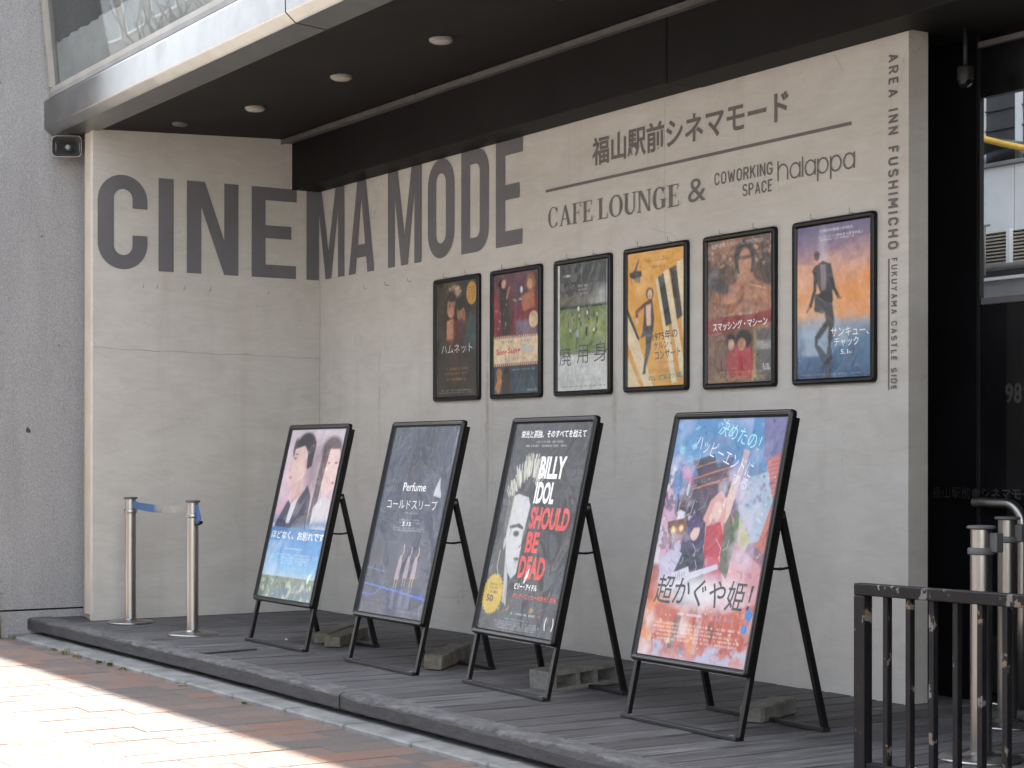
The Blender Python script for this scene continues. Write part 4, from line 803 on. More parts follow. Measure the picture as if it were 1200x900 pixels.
def _caps():
    A = lambda cx, cz, r, a0, a1, rz=None, n=10: [(cx+r*math.cos(R(a0+(a1-a0)*k/n)), cz+(rz or r)*math.sin(R(a0+(a1-a0)*k/n))) for k in range(n+1)]
    w = .56; r = .28; q = .07
    CAPS.update({
     'A': (.60, [[(0, -q), (.30, 1+q*.4)], [(.60, -q), (.30, 1+q*.4)], [(.10, .27), (.50, .27)]]),
     'R': (w, [[(0, -q), (0, 1+q)], [(0, 1)]+A(.29, .76, .25, 90, -90, .24)+[(0, .52)], [(.27, .52), (w, -q)]]),
     'P': (w, [[(0, -q), (0, 1+q)], [(0, 1)]+A(.29, .75, .26, 90, -90, .25)+[(0, .5)]]),
     'E': (.48, [[(0, -q), (0, 1+q)], [(0, 1), (.48, 1)], [(0, .52), (.42, .52)], [(0, 0), (.48, 0)]]),
     'F': (.48, [[(0, -q), (0, 1+q)], [(0, 1), (.48, 1)], [(0, .50), (.42, .50)]]),
     'L': (.46, [[(0, -q), (0, 1+q)], [(0, 0), (.46, 0)]]),
     'T': (.56, [[(0, 1), (.56, 1)], [(.28, -q), (.28, 1)]]),
     'I': (.0, [[(0, -q), (0, 1+q)]]),
     'N': (w, [[(0, -q), (0, 1+q)], [(0, 1+q*.5), (w, -q*.5)], [(w, -q), (w, 1+q)]]),
     'M': (.68, [[(0, -q), (0, 1+q)], [(0, 1+q*.5), (.34, .28)], [(.34, .28), (.68, 1+q*.5)], [(.68, -q), (.68, 1+q)]]),
     'H': (w, [[(0, -q), (0, 1+q)], [(w, -q), (w, 1+q)], [(0, .5), (w, .5)]]),
     'K': (w, [[(0, -q), (0, 1+q)], [(w, 1+q), (.03, .42)], [(.20, .60), (w+.02, -q)]]),
     'Y': (.58, [[(0, 1+q), (.29, .45)], [(.58, 1+q), (.29, .45)], [(.29, -q), (.29, .48)]]),
     'W': (.86, [[(0, 1+q), (.21, -q*.5)], [(.21, -q*.5), (.43, .85)], [(.43, .85), (.65, -q*.5)], [(.65, -q*.5), (.86, 1+q)]]),
     'U': (w, [[(0, 1+q)]+A(r, r, r, 180, 360)+[(w, 1+q)]]),
     'O': (w, [A(r, 1-r, r, 0, 180)+A(r, r, r, 180, 360)+[(w, 1-r)]]),
     'C': (w, [[(w, .70)]+A(r, 1-r, r, 0, 180)+A(r, r, r, 180, 360)+[(w, .30)]]),
     'G': (w, [[(w, .70)]+A(r, 1-r, r, 0, 180)+A(r, r, r, 180, 360)+[(w, .48)], [(w+q, .46), (.30, .46)]]),
     'D': (w, [[(0, -q), (0, 1+q)], [(0, 1)]+A(w-r, 1-r, r, 90, 0)+A(w-r, r, r, 0, -90)+[(0, 0)]]),
     'S': (w-.02, [A(.27, .75, .265, 20, 180, .25)[0:8]+A(.27, .75, .265, 150, 262, .25)+A(.27, .25, .275, 80, -30, .25)+A(.27, .25, .275, -45, -165, .25)]),
    })
_caps()
def caps(word, x0, x1, z0, z1, t=.14, gap=.30, space=.5, vertical=False):
    adv = [space if c == ' ' else CAPS[c][0]+t+gap for c in word]; tot = sum(adv)-gap; f = Flat2(); u = t/2
    L, H = (z1-z0, x1-x0) if vertical else (x1-x0, z1-z0); k = L/tot; hk = H/(1+t)
    for c, ad in zip(word, adv):
        if c != ' ':
            for st in CAPS[c][1]:
                pts = [((u+a)*k, (t/2+b)*hk) for a, b in st]
                if vertical: pts = [(x0+b, z1-a) for a, b in pts]
                else: pts = [(x0+a, z0+b) for a, b in pts]
                f.stroke(pts, t*hk)
        u += ad
    f.build(MT['ink2'], wall)
caps('COWORKING', 4.46, 4.905, 2.441, 2.503, t=.155, gap=.19); caps('SPACE', 4.680, 4.905, 2.360, 2.420, t=.155, gap=.19)
caps('AREA INN FUSHIMICHO', 5.692, 5.753, 2.003, 2.868, t=.20, gap=.36, space=.75, vertical=True)
caps('FUKUYAMA CASTLE SIDE', 5.711, 5.747, 1.382, 1.964, t=.18, gap=.38, space=.75, vertical=True)
def serif_word(word, x0, x1, z0, z1, zdrop):
    """roman capitals with thick and thin strokes and slab serifs"""
    adv = {'C': .80, 'A': .80, 'F': .66, 'E': .70, ' ': .26, 'L': .66, 'O': .88, 'U': .80, 'N': .86, 'G': .86}
    tot = sum(adv[c] for c in word); k = (x1-x0)/tot; H = z1-z0; f = Flat2(); x = x0
    TH, TN, SE = .15, .055, .04
    for c in word:
        zb = z0+zdrop*(x-x0)/(x1-x0)
        P = lambda u, v, x=x, zb=zb: (x+u*k, zb+v*H)
        def rect(u0, u1, v0, v1): f.quad([P(u0, v0), P(u1, v0), P(u1, v1), P(u0, v1)])
        def ringp(a0, a1, cx, rx, n=26, thick=TH):
            L = []; Q = []
            for i in range(n+1):
                t = R(a0+(a1-a0)*i/n); th = TN+(thick-TN)*abs(math.cos(t))**1.5
                L.append(P(cx+rx*math.cos(t), .5+.515*math.sin(t))); Q.append(P(cx+(rx-th)*math.cos(t), .5+(.515-TN)*math.sin(t)))
            f.strip(L, Q)
        if c == 'C' or c == 'G':
            ringp(38, 322, .39, .35); rect(.60, .64, .70, .98); 
            if c == 'G': rect(.54, .54+TH, .04, .40); rect(.46, .76, .40, .44)
            else: rect(.62, .645, .04, .26)
        elif c == 'A':
            f.quad([P(.03+.02, 0), P(.03+.08, 0), P(.38, .93), P(.34, 1)]); f.quad([P(.52, 0), P(.70, 0), P(.40, 1.02), P(.32, .90)]); rect(.20, .54, .30, .345); rect(-.02, .20, 0, SE); rect(.46, .78, 0, SE)
        elif c in 'FEL':
            rect(.09, .09+TH, SE, 1-SE); rect(0, .33, 0, SE); 
            if c == 'L': rect(0, .33, 1-SE, 1); rect(.33, .60, 0, .05); rect(.56, .60, .05, .26)
            else:
                rect(0, .58, 1-SE, 1); rect(.545, .58, .76, 1-SE); rect(.09+TH, .42, .49, .535); rect(.42, .45, .40, .63)
                if c == 'E': rect(.33, .62, 0, .05); rect(.585, .62, .05, .26)
        elif c == 'O': ringp(0, 360, .43, .39, 36)
        elif c == 'U':
            rect(.09, .09+TH, .34, 1-SE); rect(.60, .60+TN, .34, 1-SE); rect(0, .33, 1-SE, 1); rect(.50, .75, 1-SE, 1)
            L = []; Q = []
            for i in range(19):
                t = R(180+180*i/18); L.append(P(.3725+.2825*math.cos(t), .34+.36*math.sin(t))); Q.append(P(.42+.18*math.cos(t), .34+.28*math.sin(t)))
            f.strip(L, Q)
        elif c == 'N':
            rect(.10, .10+TN, SE, 1); rect(.66, .66+TN, 0, 1-SE); f.quad([P(.08, 1), P(.24, 1), P(.715, 0), P(.62, 0)]); rect(0, .25, 0, SE); rect(.56, .80, 1-SE, 1); rect(0, .10, 1-SE, 1)
        x += adv[c]*k
    f.build(MT['ink2'], wall)
serif_word('CAFE LOUNGE', 2.938, 4.185, 2.387, 2.502, -.014)
# hairlines left by the formwork and the render
def hairline(a, b_, seed, w=.0022, on='x'):
    rg = random.Random(seed); n = 26; P = []
    for i in range(n+1):
        q = i/n; P.append([a[0]+(b_[0]-a[0])*q+(rg.gauss(0, .0035) if abs(b_[0]-a[0]) < .2 else 0), a[1]+(b_[1]-a[1])*q+(rg.gauss(0, .0035) if abs(b_[1]-a[1]) < .2 else 0)])
    f = Flat2(); f.stroke(P, w); vs = f.v
    if on == 'y': vs = [(.0016, u, z) for u, _, z in f.v]
    else: vs = [(u, -.0012, z) for u, _, z in f.v]
    MB().add(vs, f.f).build('hairline_crack', MT['hairline'], wall, fix=False)
hairline((-1.655, 1.80), (-.004, 1.772), 1, .0032, 'y'); hairline((4.045, 2.945), (4.05, 2.20), 2); hairline((3.155, 2.945), (3.16, 2.62), 3, .0016); hairline((.004, 2.94), (.004, .01), 5, .004)
hairline((5.33, 2.94), (5.40, 2.85), 6, .002)
# hooks screwed into the wall
def hook(x, y, z, rz=0):
    b = MB(); m = Matrix.Translation((x, y, z)) @ Matrix.Rotation(rz, 4, 'Z')
    P = [m @ Vector(p) for p in ((0, 0, 0), (0, -.022, 0), (0, -.026, .002), (0, -.027, .024))]
    b.tube(P, .0016, 6); b.build('hook', MT['hornpl'], wall)
for y in (-1.317, -1.221, -1.026, -.84, -.408): hook(0, y, 2.213, R(90))
for x in (.72, 1.02, 1.33): hook(x, 0, 2.213)

# ------------------------------------------------------------------ canopy, upper storey, neighbours
can = empty('canopy', (0, 0, 3.24), 'dark canopy soffit with brushed steel fascia and black beam over the poster deck', 'canopy')
def cpart(mb, name, mat, parent=can):
    o = mb.build(name, mat, parent)
    if parent is can: o.location = (0, 0, -3.24)
    return o
s = MB(); s.add([(-.42, -1.62, 3.243), (14, -1.62, 3.243), (14, -.2, 3.304), (-.42, -.2, 3.304), (-.42, -1.62, 3.42), (14, -1.62, 3.42), (14, .9, 3.42), (-.42, .9, 3.42), (14, .9, 3.345), (-.42, .9, 3.345)],
      [(0, 3, 2, 1), (3, 9, 8, 2), (0, 1, 5, 4), (4, 5, 6, 7), (8, 9, 7, 6), (0, 4, 7, 9, 3), (1, 2, 8, 6, 5)])
cpart(s, 'soffit', MT['soffit'])
for x0, x1 in ((-.418, 3.380), (3.392, 7.19), (7.202, 11)):
    prof = [(-1.615, 3.256), (-1.622, 3.233), (-1.632, 3.231), (-1.798, 3.244), (-1.806, 3.250), (-1.848, 3.286), (-1.853, 3.293), (-1.854, 3.462), (-1.850, 3.474), (-1.80, 3.496), (-1.78, 3.43), (-1.62, 3.40)]
    n = len(prof); N = 24; vs = []; rg = np.random.default_rng(int(x0*10)+40)
    wv = np.cumsum(rg.normal(size=N+1))*.0012; wv -= np.linspace(wv[0], wv[-1], N+1)
    for i in range(N+1):
        for j, (y, z) in enumerate(prof): vs.append((x0+(x1-x0)*i/N, y+(wv[i]*(1 if j in (7,) else .3)), z+(wv[i]*.4 if j in (3, 4, 5) else 0)))
    fs = [(i*n+j, (i+1)*n+j, (i+1)*n+(j+1) % n, i*n+(j+1) % n) for i in range(N) for j in range(n)]+[tuple(range(n)), tuple(N*n+j for j in reversed(range(n)))]
    cpart(MB().add(vs, fs), 'fascia_panel', MT['fascia'])
for x0, x1, z0 in ((.001, 4.347, 2.952), (4.355, 9.2, 2.949), (9.205, 14, 2.952)):
    cpart(MB().bbox(x0, x1, -.22, -.0015, z0, 3.29, .004), 'beam', MT['beam'])
cpart(MB().box(5.8165, 14, -.0005, .9, 2.957, 3.33).box(4.6, 5.8155, .1175, .9, 2.957, 3.33), 'entrance_ceiling', MT['beam'])
for x0, x1 in ((.0, 1.93), (1.935, 7.0), (7.005, 14)):
    cpart(MB().bbox(x0, x1, -.305, -.224, 3.272+(.004 if x0 > 1 else 0), 3.296, .003).bbox(x0, x1, -.305, -.297, 3.262, 3.274, .001), 'gutter_rail', MT['gutter'])
lt = empty('ceiling_light', (3.374, -.955, 3.268), 'round pale surface light on the dark soffit, the nearest one', 'ceiling light', group='round lights on the canopy soffit')
MB().lathe([(0, .02), (.062, .02), (.064, -.006), (.060, -.014), (.052, -.016)], 28).build('lamp_ring', MT['hornpl'], lt)
MB().lathe([(.052, -.015), (.045, -.021), (.02, -.024), (0, -.0245)], 28).build('lens', MT['lamp'], lt)
for (x, y, z, lb) in ((2.261, -.975, 3.267, 'round pale surface light on the dark soffit, the middle one'), (1.133, -1.007, 3.266, 'round pale surface light on the dark soffit, second from the lettered corner'), (.42, -1.22, 3.257, 'small dull round fitting on the soffit nearest the left wall')):
    c = copy_tree(lt); c.location = (x, y, z); c['label'] = lb
    if x < .5:
        c.scale = (.8, .8, .8)
        for ch in c.children: ch.data = ch.data.copy(); ch.data.materials[0] = MT['darkgrey']
for x in (4.5, 5.62):
    c = copy_tree(lt); c.location = (x, -.95, 3.268); c['label'] = 'round pale soffit light first beyond the nearest one' if x < 5 else 'round pale soffit light farthest to the right along the row'

# post trim at the end of the short wall
tr = empty('corner_post', (-.2, -1.64, 0), 'tall cream metal post at the left end of the lettered wall', 'post')
def tp(mb, name, mat):
    o = mb.build(name, mat, tr); o.location = (.2, 1.64, 0); return o
tp(MB().bbox(-.175, -.052, -1.655, -1.56, .028, 3.245, .006), 'post_cover', MT['cream'])
tp(MB().box(-.165, -.06, -1.64, -1.57, 0, .03), 'foot', MT['trimdark'])
tp(MB().bbox(-.30, -.18, -1.62, -1.56, .0, 3.245, .003).box(-.416, -.302, -1.58, -1.56, .0, 3.245), 'side_trim', MT['trimdark'])

rw = empty('roughcast_wall', (-.42, -2.3, 0), 'grey roughcast wall of the neighbouring building at far left', 'wall')
def rp(mb, name, mat):
    o = mb.build(name, mat, rw); o.location = (.42, 2.3, 0); return o
rp(MB().box(-13, -.42, -2.243, 7, .058, 8.5), 'wall_panel', MT['rough'])
rp(MB().box(-13, -.436, -2.233, 7, .04, .059), 'groove', MT['soffit'])
rp(MB().box(-13, -.42, -2.243, 7, -.3, .046), 'base_course', MT['rough'])

up_ = empty('upper_storey', (0, -1.85, 3.5), 'storey above the canopy with an outward leaning window', 'building')
def upp(mb, name, mat, parent=up_):
    o = mb.build(name, mat, parent)
    if parent is up_: o.location = (0, 1.85, -3.5)
    return o
yw = lambda z: -1.823-.0925*(z-3.54)
def slab(x0, x1, z0, z1, d0, d1):   # piece lying in the leaning window plane, d = depth behind it
    return [(x, yw(z)+d, z) for z in (z0, z1) for d in (d0, d1) for x in (x0, x1)]
BF = [(0, 2, 3, 1), (4, 5, 7, 6), (0, 1, 5, 4), (2, 6, 7, 3), (0, 4, 6, 2), (1, 3, 7, 5)]
upp(MB().add(slab(-.418, 14, 3.497, 3.527, .0, .07), BF), 'window_sill', MT['grey'])
upp(MB().add(slab(-.418, 14, 3.5275, 3.562, .008, .06), BF), 'bottom_rail', MT['frame'])
for x in (-.40, 4.6, 9.6): upp(MB().add(slab(x, x+.035, 3.5625, 5.05, -.004, .06), BF), 'window_post', MT['frame'])
upp(MB().add(slab(-.418, 14, 5.0505, 5.12, -.004, .07), BF), 'top_rail', MT['cream'])
for x0, x1 in ((-.35, 4.6), (4.65, 9.6), (9.65, 14)):
    upp(MB().add(slab(x0, x1, 3.5625, 5.05, .028, .034), BF), 'pane', MT['glass'])
    n = int((x1-x0)/.05); vs = []
    for i in range(n+1):
        d = .062+.010*math.sin(i*1.7)+.006*math.sin(i*.6)
        for z in (3.56, 3.862): vs.append((x0+(x1-x0)*i/n, yw(z)+d, z))
    upp(MB().add(vs, [(2*i, 2*i+2, 2*i+3, 2*i+1) for i in range(n)], True), 'blind', MT['frost'])
m_ = MB(); m_.add(slab(.055, .105, 3.95, 4.6, .022, .0225), [(0, 1, 5, 4)]);
arrow = MB(); pz = [(.30, 4.02), (.355, 4.14), (.355, 4.5), (.245, 4.5), (.245, 4.14)]
arrow.add([(x, yw(z)+.024, z) for x, z in pz], [(0, 1, 2, 3, 4)]); upp(arrow, 'white_sticker', MT['inkw'])
upp(MB().box(-.419, 14, -1.25, -1.2, 3.43, 5.12), 'room_wall', MT['room'])
upp(MB().box(-.419, 14, -2.05, .9, 5.125, 5.9), 'wall_panel', MT['tile2'])
upp(MB().box(-.419, 14, -1.2, .9, 3.43, 5.124), 'rear_wall', MT['darkgrey'])

# horn loudspeaker on the roughcast wall
hs = empty('horn_speaker', (-.30, -1.725, 3.155), 'small grey horn loudspeaker on the roughcast wall under the fascia', 'loudspeaker', rz=R(60)); hs.scale = (.98, .98, 1.05)
def hring(w, h, y, n=6, r=.03): return [(p[0], y, p[1]) for p in rrect(-w/2, w/2, -h/2, h/2, r, n)]
def loft(rings, name, mat, parent, smooth=True):
    n = len(rings[0]); vs = [p for r_ in rings for p in r_]
    fs = [(i*n+k, i*n+(k+1) % n, (i+1)*n+(k+1) % n, (i+1)*n+k) for i in range(len(rings)-1) for k in range(n)]
    return MB().add(vs, fs, smooth).build(name, mat, parent)
loft([hring(.06, .05, .10, r=.024), hring(.08, .06, .05, r=.026), hring(.12, .085, .01), hring(.165, .112, -.03), hring(.200, .134, -.05), hring(.206, .138, -.054), hring(.204, .136, -.058), hring(.196, .128, -.057)], 'horn_shell', MT['hornpl'], hs)
loft([hring(.196, .128, -.057), hring(.16, .104, -.025), hring(.11, .075, .015), hring(.07, .05, .05, r=.024), hring(.01, .01, .055, r=.004)], 'horn_throat', MT['hornin'], hs)
Mx = Matrix.Rotation(R(90), 4, 'X')
MB().lathe([(0, .030), (.010, .030), (.017, .024), (.019, .0), (.019, -.04)], 20, m=Mx).build('phase_plug', MT['hornpl'], hs)
MB().lathe([(0, -.10), (.045, -.10), (.05, -.11), (.05, -.16), (.04, -.17), (0, -.17)], 20, m=Mx).build('driver', MT['hornpl'], hs)
MB().bar((-.03, .10, .03), (-.03, .10, .10), .03, .012).build('bracket', MT['steel'], hs)
MB().tube([(-.05, .06, .05), (-.10, .05, .03), (-.115, .04, -.02), (-.10, .05, -.05), (-.06, .06, -.07), (-.03, .03, -.09), (-.045, .02, -.11), (-.02, .03, -.12)], .004, 6).build('cable', MT['hornpl'], hs)

# ------------------------------------------------------------------ entrance at the right
en = empty('entrance_front', (5.888, .36, 0), 'black entrance front with dark glass to the right of the lettered wall', 'shop front')
def ep(mb, name, mat, loc=True):
    o = mb.build(name, mat, en); o.location = (-5.888, -.36, 0); return o
ep(MB().box(4.9, 5.876, .36, .378, -.15, 2.9565), 'black_panel', MT['darkpanel'])
ep(MB().bbox(5.877, 5.898, .350, .3785, .0, 2.9565, .002), 'mullion', MT['beam'])
ep(MB().box(6.35, 9.6, .45, .88, -.15, 2.95), 'backlight_blocker', MT['beam'])  # dark box added out of sight to stop backlight reaching the wall end
ep(MB().box(5.899, 9.6, .365, .385, .0, 1.76), 'lower_glass', MT['darkglass'])
ep(MB().bbox(5.899, 9.6, .355, .395, 1.7605, 1.79, .003), 'transom', MT['darkgrey'])
ep(MB().add([(5.899, .375, 1.79), (9.6, .375, 1.79), (9.6, .375, 2.681), (5.899, .375, 2.681)], [(0, 1, 2, 3)]), 'upper_pane', MT['shopglass'])
ep(MB().box(5.899, 9.6, .36, .40, 2.6805, 2.9565), 'lintel', MT['darkpanel'])
ep(MB().bbox(5.90, 9.6, .335, .3595, 2.90, 2.925, .002), 'light_trim', MT['gutter'])
for x in (7.2, 8.4, 9.6): ep(MB().bbox(x, x+.04, .345, .41, .0, 2.9565, .002), 'mullion', MT['black'])
ep(MB().box(9.65, 14, .34, .45, -.2, 2.9565), 'side_panel', MT['darkgrey'])
t = text('福山駅前●シネマモード', (5.614, 6.26, .898, .952), MT['dimtext'], en, y=.3435, bold=.01); t.location = (-5.888, -.36, 0)
t = text('98', (6.035, 6.13, 1.318, 1.408), MT['dimtext'], en, y=.3640, bold=.03); t.location = (-5.888, -.36, 0)
ep(MB().bbox(5.93, 6.9, .352, .3645, .045, .30, .004), 'kick_plate', MT['beam'])

cctv = empty('security_camera', (5.957, .2, 2.957), 'small grey dome camera hanging from the dark entrance ceiling', 'camera')
MB().tube([(0, 0, 0), (0, 0, -.17)], .010, 10).build('stem', MT['bar'], cctv)
MB().lathe([(0, -.165), (.032, -.167), (.036, -.172), (.036, -.222), (.034, -.226)], 22).build('housing', MT['bar'], cctv)
MB().lathe([(.033, -.225), (.031, -.241), (.02, -.256), (0, -.262)], 22).build('dome', MT['darkglass'], cctv)

hr = MB(); P = [(5.80, .31, .885), (5.95, .31, .885), (6.09, .31, .884)]
for k in range(1, 9): a = R(90*k/8); P.append((6.09+.09*math.sin(a), .31, .794+.09*math.cos(a)))
P += [(6.18, .31, .4), (6.18, .31, .0)]
hr.tube([(5.905, .31, .885)]+P[1:], .0215, 18)
o = hr.build('door_handrail', MT['steel']); tag(o, 'bent stainless handrail in front of the dark entrance glass', 'handrail')

# ------------------------------------------------------------------ what shows through the upper pane, behind the entrance
bw = empty('white_board_wall', (1, 6, 0), 'white panelled wall seen through the pane above the entrance door', 'wall')
def bp_(mb, name, mat):
    o = mb.build(name, mat, bw); o.location = (-1, -6, -.055); return o
for x0, x1 in ((-.4, .93), (.938, 2.3), (2.308, 3.7)): bp_(MB().bbox(x0, x1, 6, 6.06, 3.04, 3.60, .004), 'panel', MT['white'])
bp_(MB().bbox(-.4, 3.7, 5.97, 6.1, 3.602, 3.635, .004), 'coping', MT['grey'])
for k in range(9): bp_(MB().box(-.4, 3.7, 6.0, 6.05, 2.775+k*.029, 2.789+k*.029, Matrix.Identity(4)), 'louvre_slat', MT['cream'])
bp_(MB().box(-.4, 3.7, 6.08, 6.12, 2.6, 3.6), 'backing', MT['darkgrey'])
bp_(MB().bbox(.88, .93, 5.96, 6.0, 2.72, 3.05, .004), 'upright', MT['white'])
bp_(MB().tube([(-.4, 5.93, 2.735), (3.7, 5.93, 2.745)], .028, 12), 'pipe', MT['hornpl'])
bp_(MB().box(-.4, 3.7, 5.95, 6.06, 2.635, 2.66), 'ledge', MT['white'])
bp_(MB().box(-.4, 3.7, 5.99, 6.06, 0, 2.634), 'lower_wall', MT['grey'])
rl = MB().tube([(.3, 5.8, 3.08), (.85, 5.8, 3.08)], .01, 8).tube([(.62, 5.8, 3.08), (.62, 5.8, 2.66)], .008, 8).tube([(.8, 5.8, 3.08), (.8, 5.8, 2.66)], .008, 8).tube([(.3, 5.8, 2.66), (.3, 5.8, 3.08)], .008, 8)
o = rl.build('small_railing', MT['hornpl'], bw); o.location = (-1, -6, -.055)
yp = MB().tube([(-.38, 5.7, 4.02), (.60, 5.7, 3.83), (1.07, 5.7, 3.67), (2.6, 5.7, 3.2)], .026, 12).build('yellow_pipe', MT['yellow']); tag(yp, 'yellow scaffold pipe seen through the pane above the entrance', 'pipe')
bb = empty('rear_building', (1, 6.6, 0), 'grey building with pale columns and curved roof behind the entrance pane', 'building')
def bq(mb, name, mat):
    o = mb.build(name, mat, bb); o.location = (-1, -6.6, -.055); return o
bq(MB().box(-.4, 4.5, 6.9, 7.3, 0, 6.2), 'wall', MT['darkgrey'])
for x in (-.27, .17, .61, 1.05): bq(MB().box(x, x+.05, 6.85, 6.899, 3.6, 4.9), 'column', MT['white'])
for z in (3.95, 4.12, 4.3, 4.5): bq(MB().box(-.4, 4.5, 6.88, 6.899, z, z+.012), 'band', MT['darkgrey'])
arcp = [(6.8-.0+0*k, 0) for k in range(1)]
vs = []; n = 14
for i in range(n+1):
    a = R(180*i/n)
    for y in (6.2, 6.85): vs.append((.15-.8*math.cos(a), y, 3.50+.45*math.sin(a)))
bq(MB().add(vs, [(2*i, 2*i+2, 2*i+3, 2*i+1) for i in range(n)], True), 'curved_roof', MT['metalroof'])

yd = MB().box(-.42, 12, .95, 6.9, -.25, -.14).build('rear_bounce_ground', MT['palestone']); tag(yd, kind='structure')  # unseen pale ground, added to bounce sky light onto the white wall
# ------------------------------------------------------------------ snap frames and posters
def snap_frame(W, H, parent, mat=None, r=.02):
    prof = [(0, .011), (0, -.003), (.003, -.011), (.009, -.0155), (.017, -.0155), (.0175, -.0142), (.0185, -.0155), (.023, -.012), (.027, -.006), (.029, -.0045), (.030, -.001), (.030, .003)]
    rings = [[(p[0], y, p[1]) for p in rrect(-W/2+d, W/2-d, -H/2+d, H/2-d, max(r-d*.6, .004), 4)] for d, y in prof]
    return loft(rings, 'snap_frame', mat or MT['black'], parent)
def poster_set(W, H, art, parent, loc=(0, 0, 0), rot=(0, 0, 0)):
    def place(o): o.location = loc; o.rotation_euler = rot; return o
    place(snap_frame(W, H, parent))
    place(MB().box(-W/2+.006, W/2-.006, .004, .0105, -H/2+.006, H/2-.006).build('back_panel', MT['black'], parent))
    w, h = W-.058, H-.058
    p = place(art.mesh('poster_sheet', w, h, parent)); 
    place(MB().add([(-w/2-.001, -.0022, -h/2-.001), (w/2+.001, -.0022, -h/2-.001), (w/2+.001, -.0022, h/2+.001), (-w/2-.001, -.0022, h/2+.001)], [(0, 1, 2, 3)]).build('clear_cover', MT['cover'], parent))
    def T(s, u0, v0, u1, v1, mat, **k):
        return text(s, ((u0-.5)*w, (u1-.5)*w, (.5-v1)*h, (.5-v0)*h), MT[mat], p, y=k.pop('y', -.0006), **k)
    return T
WF, HF = .555, .768
frames = [
 (1.6528, 2.1948, art_couple, 'dark brown film poster of an embracing couple with white katakana title and gold badge'),
 (2.3385, 2.1922, art_stage, 'red and teal concert film poster with a cream film-strip band across the middle'),
 (3.0291, 2.1906, art_field, 'poster of people in a ring on a green lawn with large thin black characters'),
 (3.7037, 2.1929, art_keys, 'orange poster with big black and white piano keys and a striding woman'),
 (4.3886, 2.1891, art_ring, 'brown poster with bare-chested man above a red title band and a man in red'),
 (5.0665, 2.1876, art_dancer, 'purple, orange and blue poster of a silhouetted dancing man, rightmost on the wall')]
TS = []
for i, (x, zt, fn, lb) in enumerate(frames):
    e = empty('framed_poster', (x+WF/2, -.0115, zt-HF/2), lb, 'poster', group='black framed film posters hung on the wall')
    TS.append(poster_set(WF, HF, fn(), e))
    for dx in (.14, .40): hook(x+dx, 0, zt+.004)
a, b_, c, d, e_, f_ = TS
a('ハムネット', .13, .545, .88, .625, 'inkw', bold=-.012)
b_('Song', .07, .625, .30, .685, 'inkr', bold=.02, shear=.15); b_('Sung', .32, .615, .60, .68, 'inkr', bold=.02, shear=.15); b_('Blue', .62, .605, .90, .66, 'inkb', bold=.02, shear=.15); b_('ソング・サング・ブルー', .26, .695, .72, .722, 'inkp', bold=0)
c('廃', .04, .655, .28, .80, 'inkk', bold=-.004); c('用', .39, .645, .61, .79, 'inkk', bold=-.004); c('身', .72, .63, .98, .785, 'inkk', bold=-.004)
d('1975年の', .45, .595, .88, .665, 'inkk', bold=.012, rot=R(4)); d('ケルン・', .47, .672, .78, .728, 'inkk', bold=.012, rot=R(4)); d('コンサート', .49, .735, .93, .80, 'inkk', bold=.012, rot=R(4)); d('嘘のような実話に基づく物語。', .38, .912, .97, .955, 'inkgr', bold=.02, rot=R(3))
e_('スマッシング・マシーン', .09, .568, .93, .628, 'inkw', bold=.015, rot=R(1.5)); e_('5.15', .86, .88, .95, .905, 'inkw')
f_('サンキュー、', .47, .675, .97, .735, 'inkw', bold=.006); f_('チャック', .51, .742, .84, .80, 'inkw', bold=.006); f_('5.1', .60, .82, .70, .85, 'inkw', bold=.012); f_('fri', .71, .832, .75, .85, 'inkw')
f_('マイク・フラナガン', .55, .068, .9, .09, 'inkw', bold=-.01)

